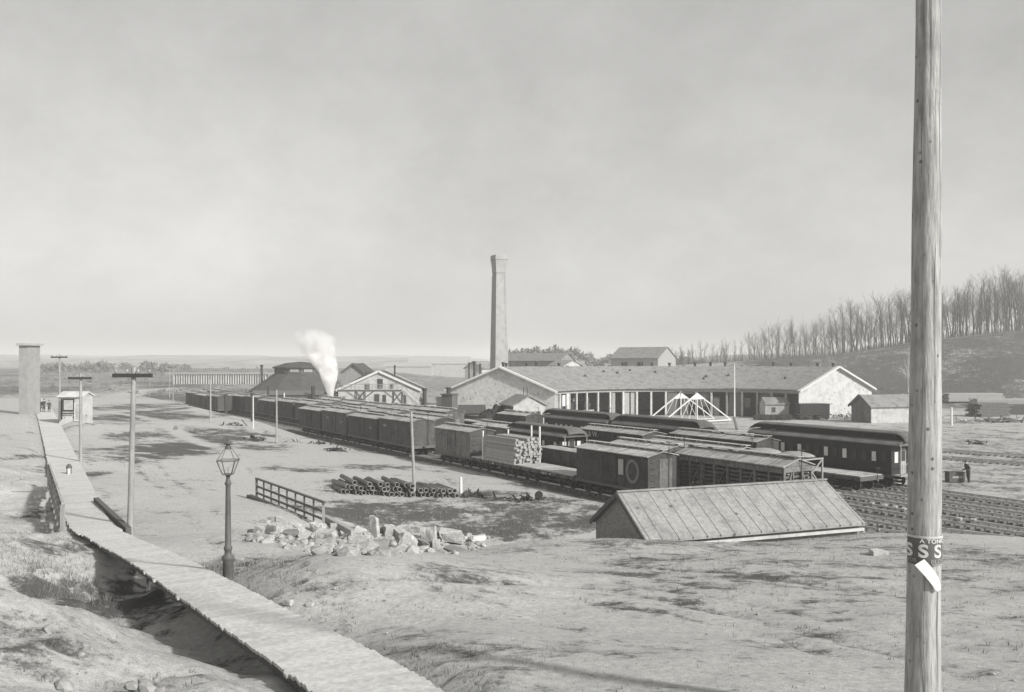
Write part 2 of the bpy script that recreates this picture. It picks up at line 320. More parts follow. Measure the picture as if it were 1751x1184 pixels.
bc = [Vector(P(*p)) for p in [(800,1330,6.75),(610,1160,6.0),(440,1060,5.45),(340,1000,5.05),(262,955,4.4),(192,921,3.65),(152,893,3.02),(128,840,2.62),(112,800,2.4),(96,755,2.55),(80,712,3.05),(70,694,3.35),(62,683,3.6)]]
def cat(pts, step):
    out = []
    for i in range(len(pts)-1):
        p0, p1, p2, p3 = pts[max(i-1,0)], pts[i], pts[i+1], pts[min(i+2,len(pts)-1)]; n = max(2,int((p2-p1).length/step))
        for k in range(n):
            t_ = k/n; out.append(.5*((2*p1)+(p2-p0)*t_+(2*p0-5*p1+4*p2-p3)*t_*t_+(3*p1-p0-3*p2+p3)*t_**3))
    return out
bl = cat(bc, .19)
for p_ in bl[::2]:
    jj = np.where(abs(X_-p_.x) < 2.4)[0]; ii = np.where(abs(Y_-p_.y) < 2.4)[0]
    sl_ = np.ix_(ii,jj); dd_ = np.hypot(gx[sl_]-p_.x, gy[sl_]-p_.y); gz2[sl_] = np.minimum(gz2[sl_], p_.z-.16+1.2*np.maximum(0,dd_-(1.05 if p_.y<40 else 1.6)))
nx, ny = len(X_), len(Y_)
vs_ = np.stack([gx.ravel(), gy.ravel(), gz2.ravel()], 1)
idx = np.arange(nx*ny).reshape(ny, nx)
fs_ = np.stack([idx[:-1,:-1], idx[:-1,1:], idx[1:,1:], idx[1:,:-1]], -1).reshape(-1,4)
me = bpy.data.meshes.new('ground'); me.vertices.add(len(vs_)); me.vertices.foreach_set('co', vs_.ravel())
me.loops.add(fs_.size); me.loops.foreach_set('vertex_index', fs_.ravel()); me.polygons.add(len(fs_))
me.polygons.foreach_set('loop_start', np.arange(0, fs_.size, 4)); me.polygons.foreach_set('loop_total', np.full(len(fs_), 4)); me.polygons.foreach_set('use_smooth', np.ones(len(fs_), bool))
me.update(); at = me.attributes.new('grass', 'FLOAT', 'POINT'); at.data.foreach_set('value', g.ravel())  # also carries the painted ditch shade and far haze
ay = me.attributes.new('yard', 'FLOAT', 'POINT'); ay.data.foreach_set('value', yard.ravel())
def ground_mat():
    m = bpy.data.materials.new('dirt_grass_shade_haze'); m.use_nodes = True; t = m.node_tree; N = t.nodes; l = t.links.new
    b = N['Principled BSDF']; b.inputs['Roughness'].default_value = .95; b.inputs['Specular IOR Level'].default_value = .1
    tc = N.new('ShaderNodeTexCoord'); at = N.new('ShaderNodeAttribute'); at.attribute_name = 'grass'
    def noise(sc, det=8, ro=.65, mapping=None):
        n = N.new('ShaderNodeTexNoise'); n.inputs['Scale'].default_value = sc; n.inputs['Detail'].default_value = det; n.inputs['Roughness'].default_value = ro
        if mapping: l(mapping.outputs[0], n.inputs['Vector'])
        else: l(tc.outputs['Object'], n.inputs['Vector'])
        return n.outputs[0]
    def ma(op, a, bb, c=None):
        q = N.new('ShaderNodeMath'); q.operation = op
        for i, s in enumerate((a, bb, c)):
            if s is None: continue
            if isinstance(s, (int, float)): q.inputs[i].default_value = s
            else: l(s, q.inputs[i])
        return q.outputs[0]
    n1 = noise(.35); n2 = noise(2.2); n3 = noise(14, 5, .7); n4 = noise(55, 4, .8)
    mpn = N.new('ShaderNodeMapping'); mpn.inputs['Rotation'].default_value = (0,0,math.radians(14)); mpn.inputs['Scale'].default_value = (.12,1.7,1); l(tc.outputs['Object'], mpn.inputs[0])
    rut = noise(1.0, 6, .7, mpn)
    s = ma('ADD', ma('MULTIPLY', ma('SUBTRACT', n1, .5), 2.2), ma('MULTIPLY', ma('SUBTRACT', n2, .5), 1.9)); s = ma('ADD', s, ma('MULTIPLY', ma('SUBTRACT', n3, .5), 1.5))
    s = ma('ADD', s, ma('MULTIPLY', ma('SUBTRACT', rut, .5), .8))
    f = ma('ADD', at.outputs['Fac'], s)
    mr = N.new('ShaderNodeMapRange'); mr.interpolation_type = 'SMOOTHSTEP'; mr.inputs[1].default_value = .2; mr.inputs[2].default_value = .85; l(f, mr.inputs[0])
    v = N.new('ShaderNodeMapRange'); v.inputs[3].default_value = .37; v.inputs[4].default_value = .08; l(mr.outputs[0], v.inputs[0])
    sk = N.new('ShaderNodeMapRange'); sk.inputs[1].default_value = .3; sk.inputs[2].default_value = .7; sk.inputs[3].default_value = .62; sk.inputs[4].default_value = 1.38; l(n4, sk.inputs[0])
    tone = ma('MULTIPLY', ma('MULTIPLY', v.outputs[0], sk.outputs[0]), ma('ADD', .13, ma('MULTIPLY', noise(7, 12, .8), 1.8)))
    vo = N.new('ShaderNodeTexVoronoi'); vo.inputs['Scale'].default_value = 2.6; l(tc.outputs['Object'], vo.inputs['Vector'])
    peb = N.new('ShaderNodeMapRange'); peb.inputs[1].default_value = .03; peb.inputs[2].default_value = .10; peb.inputs[3].default_value = 1.35; peb.inputs[4].default_value = 1; l(vo.outputs['Distance'], peb.inputs[0])
    vo2 = N.new('ShaderNodeTexVoronoi'); vo2.inputs['Scale'].default_value = 1.7; l(tc.outputs['Object'], vo2.inputs['Vector'])
    pe2 = N.new('ShaderNodeMapRange'); pe2.inputs[1].default_value = .03; pe2.inputs[2].default_value = .12; pe2.inputs[3].default_value = .45; pe2.inputs[4].default_value = 1; l(vo2.outputs['Distance'], pe2.inputs[0])
    tone = ma('MULTIPLY', ma('MULTIPLY', tone, peb.outputs[0]), pe2.outputs[0])
    cc = N.new('ShaderNodeCombineColor')
    for i in range(3): l(ma('MULTIPLY', tone, TINT[i]), cc.inputs[i])
    l(cc.outputs[0], b.inputs['Base Color'])
    bp = N.new('ShaderNodeBump'); bp.inputs['Strength'].default_value = .5; bp.inputs['Distance'].default_value = .09
    hh = ma('ADD', ma('MULTIPLY', n2, .6), ma('ADD', ma('MULTIPLY', n3, .3), ma('MULTIPLY', rut, .5))); l(hh, bp.inputs['Height']); l(bp.outputs[0], b.inputs['Normal'])
    return m
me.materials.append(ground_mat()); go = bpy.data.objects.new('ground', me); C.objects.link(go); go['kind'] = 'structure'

# ------------------------------------------------------------------ grass and pebbles (nobody could count them)
rg = random.Random(3)
def g_at(x, y):
    j = int(np.clip(np.searchsorted(X_, x), 0, nx-1)); i = int(np.clip(np.searchsorted(Y_, y), 0, ny-1)); return g[i,j], gz2[i,j], yard[i,j]
gm = MB(); pm = MB(); cnt = 0
while cnt < 32000:
    y = 7+66*rg.random()**1.25; x = (rg.random()*1.24-.62)*y; gv, z, yd = g_at(x, y)
    left = x+.59*y < 2
    if yd > .1 or rg.random() > gv*.95+(.12 if left else .01): cnt += .25; continue
    if abs(x+.59*y-4.3) < 1.3: continue
    cnt += 1; s = (.015+.03*rg.random())*(1+y*.03)
    for k in range(3):
        a = rg.random()*6.28; dx, dy = math.cos(a), math.sin(a); w = s*.16; ln = s*(.5+rg.random()); ox, oy = rg.gauss(0,s*.5), rg.gauss(0,s*.5)
        gm.add([(x+ox-dy*w, y+oy+dx*w, z-.02), (x+ox+dy*w, y+oy-dx*w, z-.02), (x+ox+dx*ln*.6, y+oy+dy*ln*.6, z+ln)], [(0,1,2)])
for (wu,wv,sx,sy,nn,hm) in ((200,1025,1.5,1.2,2600,.2),(150,990,1.6,1.4,1500,.14),(110,960,1.8,1.6,1200,.12),(300,1075,1.2,.7,700,.12),(720,1130,1.3,.6,700,.06),(1690,965,2.6,2.2,1200,.09),(1300,938,5,1.4,900,.06),(90,1010,1.6,1.4,1500,.1)):
    c_w = W(wu,wv)
    for k in range(nn):
        x, y = rg.gauss(c_w.x,sx), rg.gauss(c_w.y,sy); gv, z, yd = g_at(x,y); s = hm*rg.uniform(.5,1.6)
        if abs(x+.59*y-4.3) < 1.1: continue
        w = s*.045+.003; dx, dy = rg.gauss(0,.35)*s, rg.gauss(0,.35)*s; gm.add([(x-w,y,z-.03),(x+w,y,z-.03),(x+dx,y+dy,z+s)],[(0,1,2)])
go2 = gm.build('dry_grass', mat('dry_grass', .21, .4, 1.2, bump=0)); tag(go2, kind='stuff')
def rock(mb, c, s, rr, squash=.7, mi=0):
    bm = bmesh.new(); bmesh.ops.create_icosphere(bm, subdivisions=1, radius=1)
    R = Matrix.Rotation(rr.random()*6.28, 3, 'Z')@Matrix.Rotation(rr.gauss(0,.5), 3, 'X'); sc = (rr.uniform(.7,1.3), rr.uniform(.7,1.3), squash*rr.uniform(.7,1.2))
    vs = []
    for v in bm.verts:
        p = Vector((v.co.x*sc[0], v.co.y*sc[1], v.co.z*sc[2]))*s*rr.uniform(.8,1.2); vs.append(R@p+Vector(c))
    mb.add(vs, [tuple(v.index for v in f.verts) for f in bm.faces], mi); bm.free()
for k in range(3600):
    y = 8+60*rg.random()**1.3; x = (rg.random()*1.24-.62)*y; gv, z, yd = g_at(x, y)
    if yd > .2 or abs(x+.59*y-4.3) < 1.2 or gv > .45: continue
    if x+.59*y > 3 and rg.random() < .72: continue
    rock(pm, (x,y,z), rg.uniform(.012,.045)*(2.2*rg.random()+.8 if x+.59*y < 2 else 1), rg)
tag(pm.build('pebbles', rock_s), kind='stuff')

# ------------------------------------------------------------------ railway tracks
OFF = [0, 4.6, 8.6, 13.3, 17.5, 21.3, 25.6]
def tx(k, Y):
    x0 = 48.1+OFF[k]
    Yb = 52-OFF[k]*.25
    return x0-.623*Y if Y > Yb else x0-.623*Yb+(Yb-Y)*(1.5-.05*k)
def tdir(k, Y): d = Vector((tx(k,Y-.5)-tx(k,Y+.5), -1, 0)); return d.normalized()
def track(name_label, pts, seed):
    t = thing('railway_track', name_label, 'railway track', group='tracks of the railway yard')
    rr = random.Random(seed); P_ = [Vector((p[0],p[1],0)) for p in pts]
    for s in (-1, 1):
        mb = MB()
        for a, b in zip(P_, P_[1:]):
            d = (b-a).normalized(); nrm = Vector((-d.y, d.x, 0))*s*.72; z = Vector((0,0,.15)); mb.bar(a+nrm+z, b+nrm+z+d*.02, .075, .12)
        mb.build('rail', steel, t)
    mb = MB(); acc = 0
    for a, b in zip(P_, P_[1:]):
        d = (b-a).normalized(); n = Vector((-d.y, d.x, 0)); ln = (b-a).length; q = acc
        while q < ln:
            c = a+d*q; w = 1.25+rr.uniform(-.08,.08); o = rr.uniform(-.06,.06); mb.bar(c+n*(o-w)+Vector((0,0,.01)), c+n*(o+w)+Vector((0,0,.01+rr.uniform(0,.02))), .22, .14); q += .62*rr.uniform(.9,1.1)
        acc = q-ln
    mb.build('ties', tie_m, t, kind='stuff')
    return t
tlab = ['track nearest the bank, under the front row of cars', 'second track from the bank, under the slatted stock car', 'third track from the bank, under hidden boxcars',
 'fourth track from the bank, under the lettered boxcar', 'fifth track from the bank, beside the second lettered boxcar', 'sixth track from the bank, under the empty flat car', 'far track under the long dark passenger coach']
for k in range(7):
    ys = [33+i*3 for i in range(10)]+[64+i*12 for i in range(13)]
    track(tlab[k], [(tx(k,y), y) for y in ys], k)
def wtrack(label, uv, seed): track(label, [(W(u,v).x, W(u,v).y) for u, v in uv], seed)
track('single curving track crossing open ground right of the yard', [(A(1560,92),92),(A(1622,90),90),(A(1690,87),87),(A(1760,84.5),84.5),(A(1850,82),82)], 11)
track('rear track of the pair right of the tall pole', [(A(1560,99),99),(A(1622,97),97),(A(1690,94),94),(A(1760,91.5),91.5),(A(1850,89),89)], 12)

# ------------------------------------------------------------------ rolling stock
def truck(parent, x, wheels=True):
    mb = MB()
    for s in (-1, 1):
        mb.bar((x-.95,s*.98,.55),(x+.95,s*.98,.55),.09,.1); mb.bar((x-.95,s*.98,.3),(x+.95,s*.98,.3),.06,.05); mb.bar((x-.7,s*.98,.55),(x,s*.98,.85),.07,.07); mb.bar((x+.7,s*.98,.55),(x,s*.98,.85),.07,.07)
        for q in (-.75,.75): mb.box(x+q-.13,x+q+.13,s*.98-.1,s*.98+.12,.3,.6)
    mb.bar((x,-1.1,.72),(x,1.1,.72),.3,.22)
    for q in (-.75,.75): mb.cyl((x+q,-.7,.44),(x+q,.7,.44),.06,n=8)
    t = mb.build('truck', iron, parent)
    for q in (-.75,.75):
        for s in (-1,1):
            w = MB(); w.cyl((0,-.06,0),(0,.06,0),.42,n=20); w.cyl((0,s*.05,0),(0,s*.1,0),.14,n=10); w.cyl((0,-s*.09,0),(0,-s*.055,0),.46,n=20)
            o = w.build('wheel', iron, t); o.location = (x+q, s*.76, .57-.11)
    return t
def boxcar(label, L_=9.0, bm_=None, hgt=3.4, roofm=None, group='boxcars standing in the yard', letters=None, number=None, ring=False):
    bm_ = bm_ or car_side; t = thing('boxcar', label, 'boxcar', group=group); hx = L_/2
    b = MB(); b.box(-hx,hx,-1.3,1.3,1.05,hgt)
    b.prism([(-1.3,hgt),(1.3,hgt),(0,hgt+.24)],'x',-hx,hx); b.build('body', bm_, t)
    u = MB(); u.box(-hx-.05,hx+.05,-1.34,-1.14,.86,1.05); u.box(-hx-.05,hx+.05,1.14,1.34,.86,1.05); u.box(-hx-.12,-hx+.12,-1.34,1.34,.8,1.06); u.box(hx-.12,hx+.12,-1.34,1.34,.8,1.06); u.box(-hx,hx,-.2,.2,.75,1.05)
    for s in (-.9,.9): u.bar((-hx+1.2,s,.9),(-1,s,.42),.04); u.bar((-1,s,.42),(1,s,.42),.04); u.bar((1,s,.42),(hx-1.2,s,.9),.04)
    u.build('underframe', wood_d, t)
    r = MB()
    for s in (-1,1):
        r.add([(-hx-.1,s*1.46,hgt-.04),(hx+.1,s*1.46,hgt-.04),(hx+.1,0,hgt+.27),(-hx-.1,0,hgt+.27),(-hx-.1,s*1.46,hgt+.02),(hx+.1,s*1.46,hgt+.02),(hx+.1,0,hgt+.33),(-hx-.1,0,hgt+.33)],
              [(0,1,2,3),(7,6,5,4),(0,4,5,1),(1,5,6,2),(3,7,4,0)])
    r.build('roof', roofm or car_roof, t)
    rb = MB(); rb.box(-hx-.25,hx+.25,-.25,.25,hgt+.42,hgt+.46)
    for q in range(5): x = -hx+.2+q*(L_-.4)/4; rb.box(x-.05,x+.05,-.24,.24,hgt+.26,hgt+.42)
    rb.build('running_board', car_board, t)
    for s in (-1,1):
        d = MB(); d.box(-.85,.85,s*1.33-.03,s*1.33+.03,1.12,hgt-.12); d.bar((-.85,s*1.37,1.2),(.85,s*1.37,1.2),.04,.08); d.bar((-.85,s*1.37,hgt-.2),(.85,s*1.37,hgt-.2),.04,.08); d.bar((-.8,s*1.37,1.2),(-.8,s*1.37,hgt-.2),.08,.04); d.bar((.8,s*1.37,1.2),(.8,s*1.37,hgt-.2),.08,.04)
        d.bar((-1.9,s*1.37,hgt-.08),(1.9,s*1.37,hgt-.08),.04,.05); d.build('door', bm_, t)
    for e in (-1,1):
        q = MB(); x = e*(hx+.04)
        for k in range(5): q.bar((x,-1.1,1.3+k*.42),(x,-.65,1.3+k*.42),.03)
        q.build('ladder', iron, t)
    w = MB(); w.cyl((hx+.12,.5,1.0),(hx+.12,.5,hgt+.95),.025,n=6); w.cyl((hx+.12,.5,hgt+.93),(hx+.12,.5,hgt+.96),.22,n=14); w.build('brake_wheel', iron, t)
    w = MB(); w.box(hx,hx+.3,-.12,.12,.8,1.02); w.box(-hx-.3,-hx,-.12,.12,.8,1.02); w.build('coupler', iron, t)
    truck(t, hx-1.5); truck(t, -hx+1.5)
    if letters: text_part(letters, .7, t, (-hx+1.7,-1.345,2.78), (PI/2,0,0), letter)
    if number: text_part(number, .34, t, (hx-1.5,-1.345,2.75), (PI/2,0,0), letter_g)
    if ring:
        m_ = MB(); n = 28
        for i in range(n):
            a, b2 = 2*PI*i/n, 2*PI*(i+1)/n
            for c in (0,):
                vs = []
                for rr_ in (.5,.68):
                    for th in (a, b2):
                        for yy in (-1.40,-1.30): vs.append((2.55+rr_*math.cos(th)*1.0, yy, 2.25+rr_*1.25*math.sin(th)))
                m_.add(vs, [(0,2,6,4),(1,5,7,3),(0,4,5,1),(2,3,7,6),(0,1,3,2),(4,6,7,5)])
        m_.build('painted_ring', mat('ring_paint', .15, .3, 6), t)
    return t
def put(t, k, Y, side=0):
    d = tdir(k, Y); t.location = (tx(k,Y), Y, .06); t.rotation_euler = (0,0,math.atan2(d.y,d.x)); return t
def Yu(k, u, face=-1.35):          # depth where the near side of a car on track k is seen at u
    lo, hi = 30, 400
    for _ in range(50):
        m_ = (lo+hi)/2; x = tx(k,m_)+face*.849*1.0; yy = m_+face*.529
        if UC+F*x/yy > u: lo = m_
        else: hi = m_
    return lo
def place(t, k, u_far, u_near):
    Y1, Y2 = Yu(k,u_near), Yu(k,u_far); return put(t, k, (Y1+Y2)/2)
def span(k, u_far, u_near): Y1, Y2 = Yu(k,u_near), Yu(k,u_far); return (Y2-Y1)*math.hypot(.623,1)
FAR_SKIP = ('wheel','ladder','coupler','brake_wheel','lettering')
# front row, nearest the bank
LA = span(0,985,1107); print('lenA', LA)
a = boxcar('dark boxcar with a pale painted ring, behind the left end of the brick building', LA, car_side2, ring=True, group='boxcars in the front row'); place(a, 0, 985, 1107)
q = MB(); q.box(1.05,1.6,-1.43,-1.39,1.9,3.0); q.build('white_board', mat('board_paint', .42, .2, 4), a)
q = MB(); q.box(LA/2+.01,LA/2+.05,-.3,.85,1.15,3.2); q.build('end_door', car_side3, a)
def flatcar(label, L_, txt=None, grp='flat cars'):
    t = thing('flat_car', label, 'flat car', group=grp); hx = L_/2
    b = MB(); b.box(-hx,hx,-1.35,1.35,1.12,1.2); b.build('deck', deck_m, t)
    u = MB()
    for s in (-1,1): u.box(-hx,hx,s*1.3-.07,s*1.3+.07,.85,1.118)
    u.box(-hx-.1,-hx,-1.4,1.4,.82,1.15); u.box(hx,hx+.1,-1.4,1.4,.82,1.15); u.box(-hx,hx,-.2,.2,.75,1.1)
    for s in (-.9,.9): u.bar((-hx+1.2,s,.9),(-1,s,.45),.04); u.bar((-1,s,.45),(1,s,.45),.04); u.bar((1,s,.45),(hx-1.2,s,.9),.04)
    u.build('underframe', wood_d, t)
    for s in (-1,1):
        for q in range(6): x = -hx+.6+q*(L_-1.2)/5; p = MB(); p.box(x-.08,x+.08,s*1.42-.04,s*1.42+.04,.87,1.1); p.build('stake_pocket', iron, t)
    w = MB(); w.cyl((hx+.15,.6,.9),(hx+.15,.6,1.7),.025,n=6); w.cyl((hx+.15,.6,1.7),(hx+.15,.6,1.73),.2,n=12); w.build('brake_wheel', iron, t)
    truck(t, hx-1.5); truck(t, -hx+1.5)
    if txt: text_part(txt, .2, t, (.4,-1.38,.89), (PI/2,0,0), letter, sx=1.2)
    return t
fb = flatcar('empty flat car with sunlit deck, coupled between the lumber load and the ringed boxcar', span(0,884,980), 'N.& W. 4037'); place(fb, 0, 884, 980)
fc = flatcar('flat car carrying the stack of lumber', span(0,806,880), 'N.& W.'); place(fc, 0, 806, 880)
LC = span(0,806,880)
# lumber load
lt = thing('lumber_stack', 'tall stack of sawn lumber with white stakes on a flat car', 'lumber'); lt.location = fc.location; lt.rotation_euler = fc.rotation_euler
rl = random.Random(9); bd = []
for L0 in range(4):
    m_ = MB(); m_.box(-2.5,2.5+L0*.07,-.13,.13,0,.2); o = m_.build('board', wood_l, lt); bd.append(o)
first = set(bd); k_ = 0
for row in range(10):
    for col in range(10):
        if row == 9 and col in (1,2,3): continue
        src = bd[k_ % 4]; o = src if k_ < 4 else src.copy()
        if k_ >= 4: C.objects.link(o); o.parent = lt
        o.location = (LC/2-2.55+rl.uniform(-.22,.16), -1.17+col*.26+rl.uniform(-.02,.02), 1.21+row*.215+rl.uniform(-.01,.012)); o.rotation_euler = (rl.uniform(-.1,.1), 0, rl.uniform(-.01,.01)); k_ += 1
for x, y in ((-2.9,-1.33),(1.0,1.33),(2.3,1.33),(-2.9,1.33)):
    m_ = MB(); m_.box(x-.07+LC/2-2.5,x+.07+LC/2-2.5,y-.05,y+.05,1.1,4.3 if x > 0 else 3.7); m_.build('stake', white_x, lt)
b_ = boxcar('grey boxcar with a bright end standing between the lumber car and a gap', max(span(0,745,801),7), car_side3, group='boxcars in the front row'); place(b_, 0, 745, 801)
q = MB(); hx_ = max(span(0,745,801),7)/2; q.box(hx_+.01,hx_+.04,-1.25,1.25,2.75,2.83); q.build('end_sill', wood_d, b_)
ords = ['first','second','third','fourth','fifth','sixth','seventh','eighth','ninth','tenth','eleventh','twelfth','thirteenth','fourteenth','fifteenth','sixteenth']
LE = span(0,612,704)
pe = boxcar('tall weathered boxcar with sunlit end just left of the gap in the front row', 8.6, car_side, hgt=3.6, group='boxcars in the front row', letters=None)
Y1 = Yu(0,704); c_ = math.cos(math.atan(.623)); put(pe, 0, Y1+4.3*c_)
protoB = boxcar('weathered boxcar second in the front row left of the leaning pole', 8.6, car_side2, hgt=3.4, group='boxcars in the front row')
put(protoB, 0, Y1+(4.3+9.3)*c_)
cn = 0; Yc = Y1+(4.3+18.6)*c_
while UC+F*tx(0,Yc)/Yc > 523:
    o = copy_tree(protoB if cn % 2 else pe, skip=('ladder','coupler','end_sill')); put(o, 0, Yc); cn += 1
    o['label'] = f'weathered boxcar, {ords[cn+1]} from the gap in the front row beside the bank'; Yc += 9.4*c_
    if cn != 2: text_part(('N.& W.','N&W','','N. & W.')[cn%4] or '4118', .42, o, (-2.2,-1.345,2.6), (PI/2,0,0), letter_g); text_part(str(3071+cn*417), .3, o, (2.7,-1.345,2.3), (PI/2,0,0), letter_g)
text_part('N&W', .4, pe, (-2.6,-1.345,2.7), (PI/2,0,0), letter_g); text_part('2266', .32, protoB, (2.6,-1.345,2.2), (PI/2,0,0), letter_g)
def row(k, u0, u1, name, proto, gap=9.3, every=None, skipi=()):
    Y = Yu(k,u1)+4.3*c_; i = 0; r = random.Random(k*7+u1)
    while UC+F*tx(k,Y)/Y > u0 and i < 40:
        if i not in skipi:
            o = copy_tree(proto[i % len(proto)], skip=FAR_SKIP); put(o, k, Y); o['group'] = f'boxcars in the {name}'
            o['label'] = (f'pale-roofed boxcar, {ords[i]} from the near end of the {name}' if i < 16 else f'far pale-roofed boxcar near the tail of the {name}')
            o.scale = (1,1,r.choice((1,1,.95,1.03)))
        Y += gap*c_+r.choice((0,0,.5)); i += 1
proto3 = boxcar('low grey boxcar at the near end of the third row behind the front row', 8.6, car_side3, hgt=3.2, group='boxcars in the third row'); put(proto3, 2, Yu(2,752)+4.3*c_)
PROT = [c for c in list(pe.children)+list(protoB.children) if c.name.startswith('lettering')]
row(1, 345, 742, 'second row', [protoB, pe, protoB])
row(2, 500, 700, 'third row', [proto3, pe], skipi=())
row(3, 560, 762, 'fourth row', [pe, protoB])
row(0, 333, 372, 'far tail of the front line', [protoB])
# stock car
def stockcar(label, L_):
    t = thing('stock_car', label, 'stock car'); hx = L_/2; hg = 3.3
    f = MB()
    for s in (-1,1):
        nn = 9
        for i in range(nn): x = -hx+i*L_/(nn-1); f.bar((x,s*1.27,1.05),(x,s*1.27,hg),.12,.1)
        for i in range(nn-1):
            x = -hx+i*L_/(nn-1); x2 = x+L_/(nn-1)
            if i % 2: f.bar((x,s*1.26,1.1),(x2,s*1.26,hg-.4),.09,.05)
        f.box(-hx,hx,s*1.27-.06,s*1.27+.06,hg-.4,hg)
    for e in (-1,1):
        for y in (-1.25,-.45,.35,1.25): f.bar((e*hx,y,1.05),(e*hx,y,hg),.11,.13)
        f.bar((e*(hx-.02),-1.2,1.1),(e*(hx-.02),-.5,hg-.3),.07,.1); f.bar((e*(hx-.02),1.2,1.1),(e*(hx-.02),.4,hg-.3),.07,.1); f.box(e*hx-.06,e*hx+.06,-1.3,1.3,hg-.35,hg-.02)
    f.build('frame', car_side3, t)
    for s in (-1,1):
        m_ = MB()
        for i in range(7): z = 1.2+i*.27; m_.box(-hx,hx,s*1.19-.02,s*1.19+.02,z,z+.15)
        m_.build('side_slats', car_side, t)
    for e in (-1,1):
        m_ = MB()
        for i in range(7): z = 1.2+i*.27; m_.box(e*(hx-.1)-.02,e*(hx-.1)+.02,-1.2,1.2,z,z+.15)
        m_.build('end_slats', car_side3, t)
    b = MB(); b.box(-hx,hx,-1.3,1.3,.95,1.05); b.build('floor', wood_d, t)
    u = MB(); u.box(-hx-.1,hx+.1,-1.34,-1.14,.8,.948); u.box(-hx-.1,hx+.1,1.14,1.34,.8,.948); u.build('underframe', wood_d, t)
    r = MB()
    for s in (-1,1):
        r.add([(-hx-.15,s*1.5,hg-.02),(hx+.15,s*1.5,hg-.02),(hx+.15,0,hg+.42),(-hx-.15,0,hg+.42),(-hx-.15,s*1.5,hg+.05),(hx+.15,s*1.5,hg+.05),(hx+.15,0,hg+.5),(-hx-.15,0,hg+.5)],[(0,1,2,3),(7,6,5,4),(0,4,5,1),(1,5,6,2),(3,7,4,0)])
    r.build('roof', car_roof, t)
    g_ = MB()
    for e in (-1,1): g_.prism([(-1.35,hg),(1.35,hg),(0,hg+.4)],'x',e*hx-.03,e*hx+.03)
    g_.build('gable_end', car_side3, t)
    rb = MB(); rb.box(-hx-.3,hx+.3,-.28,.28,hg+.6,hg+.64); [rb.box(-hx+q*L_/5-.05,-hx+q*L_/5+.05,-.25,.25,hg+.46,hg+.6) for q in range(6)]; rb.build('running_board', car_board, t)
    w = MB(); w.cyl((hx+.15,.2,1),(hx+.15,.2,hg+1),.025,n=6); w.cyl((hx+.15,.2,hg+1),(hx+.15,.2,hg+1.03),.22,n=12); w.build('brake_wheel', iron, t)
    truck(t, hx-1.5); truck(t,-hx+1.5); return t
st = stockcar('slatted stock car with open gaps, behind the right half of the small brick building', 9.6); put(st, 1, Yu(1,1339)+4.8*c_)
# the crowd of cars in the middle
def bx(label, k, un, L_=9, **kw): t = boxcar(label, L_, **kw); return put(t, k, Yu(k,un)+L_/2*c_)
bx('dark boxcar lettered N & W with a sunlit blank end, in front of a coach', 3, 1098, 9.2, letters='N.& W.', number='1701', bm_=car_side2, group='lettered boxcars')
bx('dark boxcar lettered N & W seen left of the long passenger coach', 4, 1293, 10.2, letters='N.& W.', number='5862', bm_=car_side2, group='lettered boxcars')
bx('low grey-roofed boxcar squeezed between the stock car and a lettered boxcar', 2, 1253, 9.6, group='boxcars in the middle of the yard')
bx('pale-roofed boxcar directly behind the ringed boxcar', 1, 1136, 6.6, group='boxcars in the middle of the yard')
bx('old boxcar hidden behind the lumber stack with its white end corner showing', 2, 866, 7.0, bm_=car_side3, hgt=3.1, group='boxcars in the middle of the yard')
bx('short dark boxcar standing left of the white annex house', 5, 898, 6.6, bm_=car_side2, hgt=3.3, group='boxcars in the middle of the yard')
def gondola(label, k, un, L_, load=True, grp='gondola cars'):
    t = thing('gondola_car', label, 'gondola car', group=grp); hx = L_/2
    b = MB(); b.box(-hx,hx,-1.35,-1.27,1.1,2.3); b.box(-hx,hx,1.27,1.35,1.1,2.3); b.box(-hx,-hx+.08,-1.268,1.268,1.1,2.3); b.box(hx-.08,hx,-1.268,1.268,1.1,2.3); b.box(-hx,hx,-1.268,1.268,1.0,1.098)
    for q in range(7): x = -hx+.1+q*(L_-.2)/6; b.box(x-.06,x+.06,-1.42,-1.352,1,2.2)
    b.build('body', car_side, t); u = MB(); u.box(-hx-.1,hx+.1,-1.34,-1.14,.82,.998); u.box(-hx-.1,hx+.1,1.14,1.34,.82,.998); u.build('underframe', wood_d, t)
    if load:
        m_ = MB(); n = 14; vs = []; rr = random.Random(un)
        for i in range(n+1):
            for j in range(7): vs.append((-hx+.1+i*(L_-.2)/n, -1.25+j*2.5/6, 2.0+(.35*math.sin(PI*j/6))+rr.uniform(-.06,.06)))
        m_.add(vs, [(i*7+j,(i+1)*7+j,(i+1)*7+j+1,i*7+j+1) for i in range(n) for j in range(6)]); m_.build('load', rock_s, t)
    truck(t,hx-1.4); truck(t,-hx+1.4); return put(t,k,Yu(k,un)+hx*c_)
gondola('loaded gondola car between the lumber stack and the ringed boxcar', 1, 1010, 8.5)
gondola('low gondola car of scrap left of the annex house', 4, 838, 8.5)
gondola('low open gondola car right of the grey boxcar with bright end', 2, 800, 7.5)
gondola('loaded gondola behind the footbridge end', 5, 812, 8.0, load=False)
